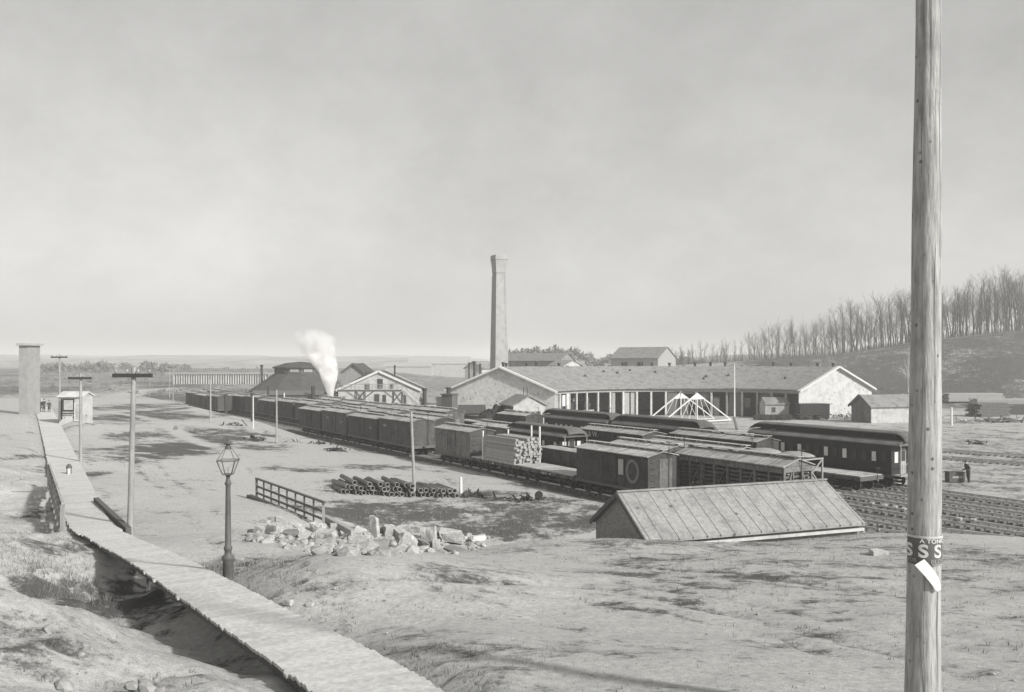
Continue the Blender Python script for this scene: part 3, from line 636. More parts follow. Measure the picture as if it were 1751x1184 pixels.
def coach(label, L_, grp='passenger coaches', hasend=True):
    t = thing('passenger_coach', label, 'passenger coach', group=grp); hx = L_/2; hb = hx-.75
    b = MB(); b.box(-hb,hb,-1.4,1.4,1.1,3.35)
    b.box(-hb,hb,-1.43,-1.401,1.9,1.96); b.box(-hb,hb,1.401,1.43,1.9,1.96)
    b.build('body', coach_m, t)
    nwin = max(6,int((L_-2.5)/.85))
    for s in (-1,1):
        for i in range(nwin):
            x = -hb+.6+i*(2*hb-1.2)/(nwin-1); w = MB(); w.box(x-.24,x+.24,s*1.43-.02,s*1.43+.02,2.0,2.85); o = w.build('window', coach_m, t)
            p = MB(); p.box(x-.19,x+.19,s*1.46-.012,s*1.46+.012,2.05,2.8); p.build('pane', glass_l if (i*7+int(L_))%5 < (2 if L_ > 14 else 4) and s<0 else glass_d, o)
    # main roof with rounded eaves, then the clerestory
    def prof(x0,x1,pts,mb):
        n=len(pts); vs=[(x0,y,z) for y,z in pts]+[(x1,y,z) for y,z in pts]; mb.add(vs,[(i,i+1,n+i+1,n+i) for i in range(n-1)]+[tuple(range(n)),tuple(range(2*n-1,n-1,-1))],0)
    r = MB(); pts = [(-1.5,3.36),(-1.52,3.44),(-1.3,3.6),(-.85,3.74),(.85,3.74),(1.3,3.6),(1.52,3.44),(1.5,3.36)]; prof(-hx,hx,pts,r)
    r.build('roof', coach_roof, t)
    c = MB(); c.box(-hb+.1,hb-.1,-.66,.66,3.741,4.24); c.build('clerestory_wall', coach_m, t)
    r = MB(); pts = [(-.82,4.22),(-.78,4.3),(-.45,4.38),(0,4.42),(.45,4.38),(.78,4.3),(.82,4.22)]; prof(-hb-.05,hb+.05,pts,r)
    for e in (-1,1):       # the clerestory roof swept down over the platform
        n = 7; rows = []
        for j in range(6):
            f = j/5; x = e*(hb+.05+f*1.0); rows.append([(x, y*(1+.35*f*f), z-(.62*f*f)+(-.02)) for y, z in pts])
        vs = [p for rw in rows for p in rw]; r.add(vs,[(a_*n+i,a_*n+i+1,(a_+1)*n+i+1,(a_+1)*n+i) for a_ in range(5) for i in range(n-1)],0,True)
    r.build('clerestory_roof', coach_roof, t)
    for e in (-1,1):
        p = MB(); p.box(e*hx-.0 if e<0 else hb,-hb if e<0 else hx,-1.3,1.3,1.0,1.09)
        for y in (-1.25,1.25): p.bar((e*(hx-.05),y,1.0),(e*(hx-.05),y,3.35),.06)
        for y in (-1.25,-.5,.5): p.bar((e*(hx-.05),y,1.95),(e*(hx-.05),y+.7,1.95),.05)
        for k2 in range(4): p.bar((e*(hx-.05),-1.25+k2*.22,1.1),(e*(hx-.05),-1.25+k2*.22,1.95),.025); p.bar((e*(hx-.05),1.25-k2*.22,1.1),(e*(hx-.05),1.25-k2*.22,1.95),.025)
        for y in (-1.1,1.1): p.box(e*(hx-.45)-.25,e*(hx-.45)+.25,y-.2,y+.2,.45,.5); p.box(e*(hx-.45)-.25,e*(hx-.45)+.25,y-.2,y+.2,.72,.76)
        pl = p.build('platform', wood_m, t)
        d = MB(); d.box(e*(hb+.02)-.02,e*(hb+.02)+.02,-.38,.38,1.1,3.1); o = d.build('end_door', wood_m, t); g_ = MB(); g_.box(e*(hb+.05)-.01,e*(hb+.05)+.01,-.26,.26,2.1,2.9); g_.build('pane', glass_d, o)
        for y in (-.85,.85): w = MB(); w.box(e*(hb+.03)-.02,e*(hb+.03)+.02,y-.22,y+.22,2.0,2.85); w.build('end_window', glass_l, t)
    u = MB(); u.box(-hb,hb,-1.36,-1.2,.85,1.098); u.box(-hb,hb,1.2,1.36,.85,1.098)
    for s in (-1,1): u.bar((-hb+2,s*1.1,.9),(-1.5,s*1.1,.4),.05); u.bar((-1.5,s*1.1,.4),(1.5,s*1.1,.4),.05); u.bar((1.5,s*1.1,.4),(hb-2,s*1.1,.9),.05)
    u.build('underframe', wood_d, t); truck(t,hx-2.2); truck(t,-hx+2.2)
    return t
t = coach('long dark passenger coach with sunlit open end platform, partly behind the tall pole', 15.5); put(t, 6, Yu(6,1540)+7.75*c_)
t = coach('dark coach with a broad clerestory roof end, behind the lettered boxcars at centre', 12.5); put(t, 5, Yu(5,1190)+6.25*c_)
t = coach('dark coach with pale window blinds, farther left of the two centre coaches', 12.5); put(t, 5, Yu(5,1052)+6.25*c_+1.2)
t = coach('low old coach with few pale windows, beside the loaded gondola', 10.5); put(t, 2, Yu(2,965)+5.25*c_); t.scale = (1,1,.86)
fd = flatcar('empty flat car with sunlit deck end, right of the stock car', 10.0, None); put(fd, 5, Yu(5,1470)+5*c_)
# load of frames on a flat car behind the stock car
ff = flatcar('flat car under the load of crossed frames, behind the stock car', 8.0, None); put(ff, 2, Yu(2,1392)+4*c_)
fl = thing('frame_load', 'crossed timber frames carrying two pale rounded bundles, behind the stock car roof', 'frame load'); fl.location = ff.location; fl.rotation_euler = ff.rotation_euler
for i, x in enumerate((-2.6,-.9,.9,2.6)):
    m_ = MB(); m_.bar((x,-1.2,1.2),(x,-1.2,3.35),.1); m_.bar((x,1.2,1.2),(x,1.2,3.35),.1); m_.bar((x,-1.2,1.3),(x,1.2,3.3),.08); m_.bar((x,1.2,1.3),(x,-1.2,3.3),.08); m_.bar((x,-1.3,3.35),(x,1.3,3.35),.1); m_.build('cross_frame', wood_l, fl)
m_ = MB(); 
for y in (-1.2,1.2): m_.bar((-2.6,y,3.3),(2.6,y,3.3),.09); m_.bar((-2.6,y,1.3),(-.9,y,3.3),.08); m_.bar((.9,y,3.3),(2.6,y,1.3),.08)
m_.build('side_rail', wood_l, fl)
for x in (-1.4,1.4):
    m_ = MB(); m_.lathe([(.02,.42),(.5,.38),(.9,.2),(1.12,0),(1.0,-.08),(.02,-.1)], 18); o = m_.build('bundle', wood_m, fl); o.location = (x,0,3.52); o.scale = (1.25,.95,.6)
# ------------------------------------------------------------------ buildings
def gable_house(name, label, cat, loc, rz, lx, ly, ze, zr, wall, wall_end, roofm, ov=.3, base=-1.5, trim=None, group=None):
    """ridge along local x; gables at +-lx/2"""
    t = thing(name, label, cat, loc, rz, group); x0, x1, y0, y1 = -lx/2, lx/2, -ly/2, ly/2
    for yy in (y0+.06,y1-.06): w = MB(); w.box(x0+.09,x1-.09,yy-.06,yy+.06,base,ze); w.build('wall', wall, t)
    for s, x in ((-1,x0),(1,x1)):
        g_ = MB(); g_.prism([(y0,base),(y1,base),(y1,ze),(0,zr),(y0,ze)],'x',x-.08,x+.08); g_.build('gable_wall', wall_end, t)
    r = MB(); sl = (zr-ze)/(ly/2); e = ly/2+ov; zz = ze-ov*sl
    for s in (-1,1): r.add([(x0-ov,s*e,zz+.03),(x1+ov,s*e,zz+.03),(x1+ov,0,zr+.03),(x0-ov,0,zr+.03),(x0-ov,s*e,zz+.16),(x1+ov,s*e,zz+.16),(x1+ov,0,zr+.18),(x0-ov,0,zr+.18)],[(0,1,2,3),(7,6,5,4),(0,4,5,1),(1,5,6,2),(3,7,4,0)])
    r.build('roof', roofm, t)
    if trim:
        for x in (x0-ov-.06, x1+ov+.06):
            q = MB()
            for s in (-1,1): q.bar((x,s*(e+.05),zz+.02),(x,0,zr+.1),.1,.42)
            q.build('barge_board', trim, t)
    return t
def opening(parent, name, x0, x1, y, z0, z1, m=None, frame=None, axis='y'):
    """a framed opening standing 3 cm proud of a wall whose plane is y (or x if axis='x')"""
    f = MB(); g_ = MB(); s = 1 if y > 0 else -1; a, b = sorted((y, y+s*.05)); c, d = sorted((y+s*.02, y+s*.08)); e = .09
    def bb(mb, p, q, r, u, lo, hi):
        if axis == 'y': mb.box(p,q,lo,hi,r,u)
        else: mb.box(lo,hi,p,q,r,u)
    bb(f,x0-e,x0,z0-e,z1+e,c,d); bb(f,x1,x1+e,z0-e,z1+e,c,d); bb(f,x0,x1,z1,z1+e,c,d); bb(f,x0,x1,z0-e,z0,c,d); bb(g_,x0,x1,z0,z1,a,b)
    o = f.build(name, frame or white_t, parent); g_.build('pane' if name=='window' else 'leaf', m or glass_d, o); return o
# brick building with the tin roof
az = .364; L0, w0, zr0, ze0 = 11.32, 2.72, 3.95, 2.32; R0 = Vector((5.0, 40.0, 0)); dx_ = Vector((math.cos(az), math.sin(az), 0)); mid = R0+dx_*L0/2
t = gable_house('brick_building', 'low brick building with a large seamed tin roof, half sunk in the bank', 'brick building', (mid.x, mid.y, 0), az, L0, 2*w0-.5, ze0, zr0-.12, brick_x, brick_y, metal_roof, ov=.22, base=-1)
rb0 = random.Random(6); r = MB(); sl = (zr0-.12-ze0)/(w0-.25)
for i in range(17):
    x = -L0/2-.1+i*(L0+.2)/16+rb0.uniform(-.06,.06)
    for s in (-1,1): r.bar((x+rb0.uniform(-.05,.05),s*(w0+.03),ze0-.22*sl+.115),(x,0,zr0+.045),.026,.045)
r.build('roof_seam', seam_m, t)
q = MB(); q.bar((-L0/2-.25,0,zr0+.12),(L0/2+.25,0,zr0+.12),.16,.07); q.build('ridge_cap', metal_roof, t)
q = MB(); e_ = w0+.02
for s in (-1,1): q.bar((-L0/2-.27,s*e_,ze0-.2*sl+.02),(-L0/2-.27,0,zr0),.06,.2)
q.build('barge_board', wood_d, t)
q = MB(); q.box(-L0/2,L0/2+.1,-w0-.06,-w0+.02,ze0-.33,ze0-.2); q.build('gutter', lime, t)
# roundhouse
RC = Vector((29.3,139.0,0)); Ri, Ro, Rm = 24.0, 43.4, 33.7; TL, TR = math.radians(158), math.radians(32); ZE, ZR = 5.2, 9.0
rh = thing('roundhouse', 'long curved engine roundhouse with white gable ends and open bays', 'roundhouse', (RC.x,RC.y,0))
def pol(r_, th, z): return (r_*math.cos(th), r_*math.sin(th), z)
NB = 19; ths = [TL+(TR-TL)*i/NB for i in range(NB+1)]
dense = [TL+(TR-TL)*i/(NB*3) for i in range(NB*3+1)]
def arcstrip(mb, ra, za, rb_, zb, mi=0, lo=None, hi=None):
    vs = []
    for th in dense: vs.append(pol(ra,th,za)); vs.append(pol(rb_,th,zb))
    mb.add(vs, [(2*i,2*i+1,2*i+3,2*i+2) for i in range(len(dense)-1)], mi)
r = MB(); arcstrip(r, Ri-.5, ZE-.12, Rm, ZR+.05); arcstrip(r, Rm, ZR+.05, Ro+.5, ZE-.12); arcstrip(r, Ri-.5, ZE-.32, Rm, ZR-.15); arcstrip(r, Rm, ZR-.15, Ro+.5, ZE-.32); arcstrip(r, Ri-.5, ZE-.32, Ri-.5, ZE-.12); arcstrip(r, Ro+.5, ZE-.32, Ro+.5, ZE-.12)
r.build('roof', roof_m, rh)
w = MB(); arcstrip(w, Ro, -.5, Ro, ZE-.2); w.build('outer_wall', lime, rh)
w = MB(); arcstrip(w, Ri, ZE-.85, Ri, ZE-.25); arcstrip(w, Ri+.25, ZE-.85, Ri+.25, ZE-.25); arcstrip(w, Ri, ZE-.85, Ri+.25, ZE-.85); w.build('fascia', wood_m, rh)
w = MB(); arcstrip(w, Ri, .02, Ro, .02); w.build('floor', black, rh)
for th, off in ((TL,1),(TR,-1)):
    g_ = MB(); n = Vector((-math.sin(th), math.cos(th), 0))*off*.18
    prof = [(Ri-.25,-.5),(Ro+.25,-.5),(Ro+.25,ZE-.2),(Rm,ZR-.1),(Ri-.25,ZE-.2)]
    vs = [Vector(pol(a_,th,z)) for a_, z in prof]; vs = vs+[v_+n for v_ in vs]
    g_.add(vs, [(0,1,2,3,4),(9,8,7,6,5)]+[(i,5+i,5+(i+1)%5,(i+1)%5) for i in range(5)]); g_.build('gable_wall', lime, rh)
    q = MB(); n2 = n*3.2
    for a_ in (Ri-.75, Ro+.75): q.bar(Vector(pol(a_,th,ZE-.4))+n2, Vector(pol(Rm,th,ZR+.02))+n2, .7, .3)
    q.build('barge_board', white_t, rh)
rr_ = random.Random(2)
for i, th in enumerate(ths):
    q = MB(); wv = .35 if i not in (2,) else .8; a_ = Vector(pol(Ri+.1,th,-.2)); b2 = Vector(pol(Ri+.1,th,ZE-.85)); q.bar(a_,b2,wv,.35,up=(math.cos(th),math.sin(th),0)); q.build('post', lime if i < 11 or i % 2 else wood_m, rh)
def bay_panel(i, f0, f1, z0, z1, m, name, r_=Ri+.3):
    a_, b_2 = ths[i]+(ths[i+1]-ths[i])*f0, ths[i]+(ths[i+1]-ths[i])*f1; q = MB()
    vs = [pol(r_,a_,z0),pol(r_,b_2,z0),pol(r_,b_2,z1),pol(r_,a_,z1),pol(r_+.08,a_,z0),pol(r_+.08,b_2,z0),pol(r_+.08,b_2,z1),pol(r_+.08,a_,z1)]
    q.add(vs,[(0,1,2,3),(7,6,5,4),(0,4,5,1),(1,5,6,2),(2,6,7,3),(3,7,4,0)]); return q.build(name, m, rh)
bay_panel(0,0,1,0,ZE-.85,wood_m,'door'); bay_panel(1,.1,.5,0,ZE-.9,wood_d,'door'); bay_panel(1,.55,.9,2.2,4.1,glass_l,'window'); bay_panel(2,.05,.5,.2,ZE-.9,wood_m,'door')
bay_panel(6,.2,.45,0,ZE-.9,wood_m,'door'); bay_panel(7,.05,.5,0,ZE-.9,wood_m,'door'); bay_panel(7,.6,.95,0,ZE-.9,wood_m,'door')
for i in range(10,17): bay_panel(i,.12,.5 if i%2 else .88,0 if i%3 else 1.6,3.3 if i%2 else ZE-.9,wood_d,'door')
for i in range(9,17):
    th = (ths[i]+ths[i+1])/2; q = MB(); q.add([pol(Ro-.35,th-.022,3.4),pol(Ro-.35,th+.022,3.4),pol(Ro-.35,th+.022,4.3),pol(Ro-.35,th-.022,4.3)],[(0,1,2,3)]); q.build('window', glass_l, rh)
for i in range(26):
    th = TL+(TR-TL)*(i+.5+rr_.uniform(-.2,.2))/26; q = MB(); rj = Rm+rr_.choice((.4,.8,2.2)); zj = ZR-(rj-Rm)*.38; x,y,_ = pol(rj,th,0)
    q.cyl((x,y,zj-.2),(x,y,zj+.75),.22,n=8); q.cyl((x,y,zj+.75),(x,y,zj+1.0),.4,.3,n=8); q.build('smoke_jack', iron, rh)
for i in range(9):
    th = TL+(TR-TL)*rr_.random(); rj = rr_.uniform(Ri+2,Rm-2); zj = ZE+(rj-Ri)*.38; x,y,_=pol(rj,th,0); q = MB(); q.cyl((x,y,zj-.3),(x,y,zj+.45),.2,n=8); q.build('vent', iron, rh)
# engines in the bays
def loco(label, th, r_, light=True):
    t = thing('steam_locomotive', label, 'locomotive', group='engines in the roundhouse bays')
    b = MB(); b.cyl((0,0,1.9),(6.5,0,1.9),.72,n=18); b.cyl((-.9,0,1.9),(.02,0,1.9),.78,n=18); b.build('boiler', iron, t)
    s = MB(); s.lathe([(.22,2.5),(.22,3.2),(.5,3.7),(.46,3.95),(.3,4.05)],14,c=(-.3,0)); s.build('smokestack', iron, t)
    d = MB(); d.lathe([(.42,2.5),(.42,3.1),(.25,3.3),(.01,3.35)],12,c=(2.4,0)); d.build('steam_dome', iron, t)
    c = MB(); c.box(6.2,8,-1.25,1.25,1.4,3.4); c.box(6,8.2,-1.4,1.4,3.4,3.5); c.build('cab', wood_d, t)
    p = MB()
    for k in range(9): y = -1.2+k*.3; p.bar((-2.5+abs(y)*.5,y*.75,.15),(-1.2,y,.95),.07)
    p.bar((-1.2,-1.3,.95),(-1.2,1.3,.95),.25,.2); p.bar((-2.4,0,.15),(-1.9,-.95,.15),.08); p.bar((-2.4,0,.15),(-1.9,.95,.15),.08); p.build('pilot', lime if light else iron, t)
    h = MB(); h.box(-1.1,-.6,-.28,.28,2.75,3.3); h.build('headlamp', steel, t)
    f = MB(); f.box(-1.2,8,-.5,.5,.8,1.2); f.build('frame', iron, t)
    for x, r2 in ((0,.38),(1,.38),(3,.7),(4.6,.7)):
        for sy in (-1,1): w = MB(); w.cyl((x,sy*.72,r2+.1),(x,sy*.84,r2+.1),r2,n=18); w.build('wheel', iron, t)
    t.location = (RC.x+r_*math.cos(th), RC.y+r_*math.sin(th), .05); t.rotation_euler = (0,0,th); return t
eng = [(2.7,'pale-fronted engine in the bay right of the wide white post'),(3.75,'pale-fronted engine in the second engine bay from the left gable'),(4.9,'pale-fronted engine in the third engine bay from the left gable')]
for f_, lab in eng: loco(lab, TL+(TR-TL)*f_/NB, Ri+3.6)
loco('black engine standing in the dark bays behind the flagpole', TL+(TR-TL)*12.5/NB, Ri+3.0, False)
# turntable with its gallows frames
tt = thing('turntable', 'turntable bridge with two white A-shaped truss frames before the open bays', 'turntable', (RC.x-1.6,RC.y-1.5,0), math.radians(35))
b = MB(); b.box(-8,8,-1.5,1.5,.5,.62); b.box(-8,8,-1.55,-1.3,.0,.498); b.box(-8,8,1.3,1.55,0,.498); b.build('deck', wood_m, tt)
for s in (-1,1):
    y = s*1.75; q = MB(); q.bar((-7.6,y,.7),(0,y,5.0),.15,.17); q.bar((7.6,y,.7),(0,y,5.0),.15,.17); q.bar((-7.8,y,.62),(7.8,y,.62),.16,.2)
    for x in (-3.8,-1.9,1.9,3.8): q.bar((x,y,.7),(x*.35,y,4.3),.07)
    q.bar((0,y,.7),(0,y,5.1),.14); q.build('gallows_frame', white_t, tt)
    p = MB(); p.prism([(-1.5,4.1),(1.5,4.1),(0,4.95)],'y',y-.13,y+.13); p.build('gusset', white_t, tt)
q = MB(); q.bar((0,-1.75,5),(0,1.75,5),.16); q.build('cross_beam', wood_m, tt)
# chimney
ch = thing('factory_chimney', 'tall square brick smokestack with a flared top behind the left gable', 'chimney', (A(853.5,185),185,0), math.radians(24))
def sq(h_, z): return [(-h_,-h_,z),(h_,-h_,z),(h_,h_,z),(-h_,h_,z)]
prof = [(1.55,-1),(1.5,7),(1.06,27.6),(1.04,28.4),(1.14,28.6),(1.16,29.5),(1.38,31.6),(1.4,32.2),(1.34,32.25),(1.34,32.3)]
q = MB(); vs = [p for h_, z in prof for p in sq(h_,z)]; q.add(vs,[(k*4+i,k*4+(i+1)%4,(k+1)*4+(i+1)%4,(k+1)*4+i) for k in range(len(prof)-1) for i in range(4)]+[tuple(4*(len(prof)-1)+i for i in range(4))]); q.build('shaft', brickfar, ch)
q = MB()
for sx_, sy_ in ((1,1),(1,-1),(-1,1),(-1,-1)):
    q.bar((sx_*1.38,sy_*1.38,2),(sx_*.93,sy_*.93,28.2),.42,.42)
q.build('pilaster', brickfar, ch)
q = MB(); q.box(-1.44,1.44,-1.44,1.44,31.3,31.5); q.build('cornice', brickfar, ch)
# annex house in front of the left gable
Ya = 124
t = gable_house('annex_house', 'small white gabled house with a shade-tinted side, before the left roundhouse gable', 'house', (A(905,Ya)-.9,Ya+2.8,0), math.radians(-74), 6.4, 4.7, 3.75, 5.0, wood_v, lime, roof_m, ov=.3)  # side walls coloured darker than the gables to carry shade
opening(t,'door',-.9,-.2,3.28,0,2.2,lime,wood_d,axis='x'); opening(t,'window',.9,1.6,3.28,1.2,2.9,glass_d,wood_m,axis='x')
for x in (-2.4,-.8,.8,2.4): q = MB(); q.box(x-.06,x+.06,-2.45,-2.36,-1,3.6); q.build('batten', wood_d, t)
for x in (-1.2,.6): q = MB(); q.cyl((x,.5,4.5),(x,.5,6.2),.05,n=6); q.build('stovepipe', iron, t)
t = gable_house('shed', 'small board shed with a dark roof, left of the coal heap', 'shed', (A(806,130),131.5,0), math.radians(6), 3.7, 3.0, 2.3, 3.3, wood_v, wood_y, roof_dk, ov=.2)
t.children[0]['label'] = 'weathered board walls'
# tower by the tracks
t = thing('pump_house', 'narrow tall board tower with a round stack on top, beside the footbridge stair', 'pump house', (A(769,126),126,0), math.radians(-25))
q = MB(); q.box(-.85,.85,-.85,.85,-.5,5.2); q.build('wall', wood_d, t); q = MB(); q.box(-1,1,-1,1,5.2,5.35); q.build('roof', wood_d, t); q = MB(); q.cyl((-.2,0,5.3),(-.2,0,6.0),.3,n=10); q.cyl((-.2,0,6.0),(-.2,0,6.25),.42,n=10); q.build('stack', iron, t)
q = MB(); q.box(-1.9,-.9,-.6,.6,2.4,4.9); q.build('side_bin', lime, t)
# coal heap
def heap(name, label, cat, c, rx, ry, h_, m, seed, n=26):
    rr = random.Random(seed); mb = MB(); vs = []
    for i in range(n+1):
        for j in range(n+1):
            x = -1+2*i/n; y = -1+2*j/n; r_ = math.hypot(x,y); z = max(0,1-r_)**.75*h_*(1+rr.uniform(-.18,.18)) if r_ < 1 else -.2
            vs.append((c[0]+x*rx+rr.uniform(-.05,.05),c[1]+y*ry,c[2]+z-.05))
    mb.add(vs,[(i*(n+1)+j,(i+1)*(n+1)+j,(i+1)*(n+1)+j+1,i*(n+1)+j+1) for i in range(n) for j in range(n)]); return tag(mb.build(name, m), label, cat)
heap('coal_heap', 'dark coal heap piled against the annex house', 'coal heap', (A(848,128),128,0), 4.6, 3.4, 3.6, coal_m, 4)
# white gabled shop with the footbridge before it
Yw = 166; kx = Yw/F
t = gable_house('machine_shop', 'white gabled shop building behind the timber footbridge', 'shop building', (A(648,Yw),Yw+4,0), PI/2, 8, 15.4, 4.6, 8.0, lime, lime, roof_dk, ov=.35, trim=white_t)
def wx(u): return A(u,Yw)-A(648,Yw)
for u0,u1,v0,v1,nm in ((624.5,627,657,665,'window'),(628.8,631.5,657,665,'window'),(646,649.3,649,664,'window'),(650.5,654,649,664,'window'),(668,672,657,664,'window'),(641,648,675,694,'door'),(655,659.5,676,694,'door'),(587,590,679,692,'window'),(691,694,676,692,'window')):
    opening(t, nm, -(wx(u1)), -(wx(u0)), -4.0-.08, 10-(v1-HV)*kx, 10-(v0-HV)*kx, glass_d, wood_d, axis='x')
Yf = 158; kf = Yf/F
fbr = thing('footbridge', 'raised timber footbridge on crossed trestle legs with a stair at its right end', 'footbridge', (A(635,Yf),Yf,0))
def fx(u): return A(u,Yf)-A(635,Yf)
zd = 10-(667-HV)*kf
q = MB(); q.box(fx(578),fx(687),-.8,.8,zd-.3,zd); q.build('deck', wood_d, fbr)
q = MB()
for y in (-.75,.75):
    for dz in (.5,1.0): q.bar((fx(578),y,zd+dz),(fx(687),y,zd+dz),.06)
    for i in range(16): x = fx(578)+i*(fx(687)-fx(578))/15; q.bar((x,y,zd),(x,y,zd+1),.06)
q.build('railing', wood_m, fbr)
for u0,u1 in ((608,623),(672,687)):
    q = MB(); zt = zd-.3
    for y in (-.7,.7):
        q.bar((fx(u0),y,-.3),(fx(u0),y,zt),.16); q.bar((fx(u1),y,-.3),(fx(u1),y,zt),.16); q.bar((fx(u0)-.7,y,1.9),(fx(u1),y,zt),.13); q.bar((fx(u0),y,zt),(fx(u1)+.3,y,1.9),.13)
        q.bar((fx(u0)-.7,y,1.9),(fx(u1)+.3,y,1.9),.1); q.bar((fx(u0)-1.6,y,zt),(fx(u0),y,zt-1.2),.1); q.bar((fx(u1)+1.6 if u1<680 else fx(u1)+.2,y,zt),(fx(u1),y,zt-1.2),.1)
    q.build('trestle', wood_d, fbr)
q = MB()
for y in (-.6,.6): q.bar((fx(687),y,zd-.1),(fx(727),y,.9),.1,.3); q.bar((fx(687),y,zd+.9),(fx(727),y,1.9),.07); 
for i in range(18): f_ = i/17; x = fx(687)+f_*(fx(727)-fx(687)); q.box(x-.14,x+.14,-.6,.6,zd-.05-f_*(zd-.9)-.03,zd-.05-f_*(zd-.9))
q.build('stair', wood_m, fbr)
# coal chute roof, and hoist house
ramp = thing('covered_incline', 'dark covered incline climbing to the hoist house, left of the white shop', 'incline', (0,172,0))
q = MB(); a0 = Vector((A(563,172),0,10-(676-HV)*172/F)); a1 = Vector((A(628,172),0,10-(640-HV)*172/F)); q.bar(a0,a1,2.6,.25,up=(0,0,1))
q.bar(a0+Vector((0,-1.3,-.5)),a1+Vector((0,-1.3,-.5)),.15,.2); q.bar(a0+Vector((0,-1.3,-1)),a1+Vector((0,-1.3,-1)),.12,.2); q.build('roof', roof_dk, ramp)
q = MB()
for i in range(7): p = a0.lerp(a1,(i+.3)/7); q.bar((p.x,-1.2,-.3),(p.x,-1.2,p.z),.14); q.bar((p.x,1.2,-.3),(p.x,1.2,p.z),.14)
q.build('trestle', wood_d, ramp)
Yh = 182; t = gable_house('hoist_house', 'small hoist house with an open trussed gable above the incline', 'hoist house', (A(612,Yh),Yh,0), math.radians(80), 5, 4.4, 7.8, 9.4, wood_m, wood_m, roof_dk, ov=.35, trim=wood_d)
# sheds and stacks round the shop
t = gable_house('low_shed', 'long low board shed in front of the footbridge legs', 'shed', (A(640,150),150,0), 0, 7, 2.0, 1.6, 2.2, wood_v, wood_y, roof_dk, ov=.1)
t = gable_house('low_shed', 'pale low shed at the foot of the footbridge, right of the dark one', 'shed', (A(693,149),149,0), 0, 4.4, 2.2, 1.7, 2.2, lime, lime, roof_m, ov=.1)
t = gable_house('engine_shed', 'small shed with a dark stack right of the stair foot', 'shed', (A(742,150),151,0), 0, 4.4, 3.4, 3.0, 4.4, lime, lime, roof_m, ov=.25)
def stack(label, u, v0, v1, Y, r_=.3, grp=None):
    t = thing('iron_smokestack', label, 'smokestack', (A(u,Y),Y,0), 0, grp); z1 = 10-(v0-HV)*Y/F; z0 = 10-(v1-HV)*Y/F
    q = MB(); q.cyl((0,0,min(z0,0)),(0,0,z1-.5),r_,r_,n=12); q.build('pipe', iron, t); q = MB(); q.cyl((0,0,z1-.5),(0,0,z1),r_*1.15,r_*1.3,n=12); q.build('cap', iron, t); return t
stack('thick dark iron stack left of the polygonal roof', 447.5, 624, 662, 205, .24*1.2)
stack('short thick dark stack at the foot of the footbridge stair', 726, 664, 684, 149, .35)
stack('thin smoking stack just right of the white shop ridge', 675, 625, 660, 172, .16)
stack('thin stack left of the left roundhouse gable', 802, 620, 655, 168, .14)
stack('thicker stack beside the left roundhouse gable slope', 811, 618, 655, 170, .22)
stack('short stack close to the chimney on the left slope', 821, 622, 655, 172, .16)
stack('black standpipe among the far boxcars', 431, 672, 712, 128, .2)
stack('dark squat standpipe beside the thin pole at left', 386, 674, 700, 150, .28)
# polygonal roofed building
Yp = 205; t = thing('polygonal_shed', 'large dark polygonal building with a raised clerestory, left of the steam plume', 'polygonal building', (A(514,Yp),Yp,0)); t.scale = (1.08,1.08,1.1)
q = MB(); q.lathe([(10.2,-.5),(10.2,3.0)],12,smooth=False); q.build('wall', wood_d, t)
q = MB(); q.lathe([(10.8,2.7),(10.8,2.9),(5.5,6.5)],12,smooth=False); q.build('roof', roof_dk, t)
q = MB(); q.lathe([(5.45,6.3),(5.45,7.7)],12,smooth=False); q.build('clerestory_wall', wood_d, t)
for i in range(12): a_ = 2*PI*(i+1)/12; q = MB(); c_x, c_y = 5.4*math.cos(a_), 5.4*math.sin(a_); q.box(-.9,.9,-.08,.08,6.8,7.4); o = q.build('clerestory_window', wood_m if i in (8,9) else wood_d, t); o.location = (c_x,c_y,0); o.rotation_euler = (0,0,a_+PI/2)
q = MB(); q.lathe([(5.9,7.6),(5.9,7.85),(3.2,8.7),(.02,9.0)],12,smooth=False); q.build('upper_roof', roof_dk, t)
q = MB(); q.box(-7,7,-13.5,-10.3,-.5,2.4); q.prism([(-13.8,2.4),(-10.0,2.4),(-10.2,3.2)],'x',-7.2,7.2); q.build('lean_to', wood_d, t)
for u_, s_ in ((485,.18),(551,.4)): 
    q = MB(); x = A(u_,Yp)-A(508,Yp); q.cyl((x,-14,-.5),(x,-14,4.2),s_,n=10); q.build('flue', iron, t)
# distant buildings
def far_b(name, label, u, Y, rz, lx, ly, ze, zr, wm=lime, rm=roof_m, grp=None, cat='building'):
    x = A(u,Y); return gable_house(name, label, cat, (x,Y,h1(x,Y)*0), rz, lx, ly, ze, zr, wm, wm, rm, ov=.4, base=-.5)
far_b('long_shop', 'long hazy shop building on the rise left of the chimney', 752, 520, math.radians(3), 36, 17, 8.6, 12.6, mat('haze_tinted_wall', .34, .2, 1), mat('haze_tinted_slate', .3, .2, 1))  # wall and roof paled: distance haze put into their colour
t = far_b('white_outbuilding', 'small white gabled building just left of the chimney foot', 822, 235, math.radians(60), 7, 5.4, 8.2, 9.9)
t = far_b('far_shop', 'long distant shop with a dark side and pale gable, right of the chimney', 920, 300, math.radians(-38), 24, 9, 10.2, 12.6, wood_v, roof_m); 
t = far_b('far_annex', 'low distant gable in front of the long far shop', 966, 285, math.radians(-50), 7, 8, 8.6, 10.2)
t = far_b('hill_barn', 'pale barn with a broad gable on the rise behind the roundhouse ridge', 1100, 258, math.radians(-35), 15, 12, 10.9, 14.0, wood_m, roof_m)
opening(t,'window',-4,-2,-6,8.0,9.8,glass_d,wood_m); opening(t,'window',1,3,-6,8.0,9.8,glass_d,wood_m)
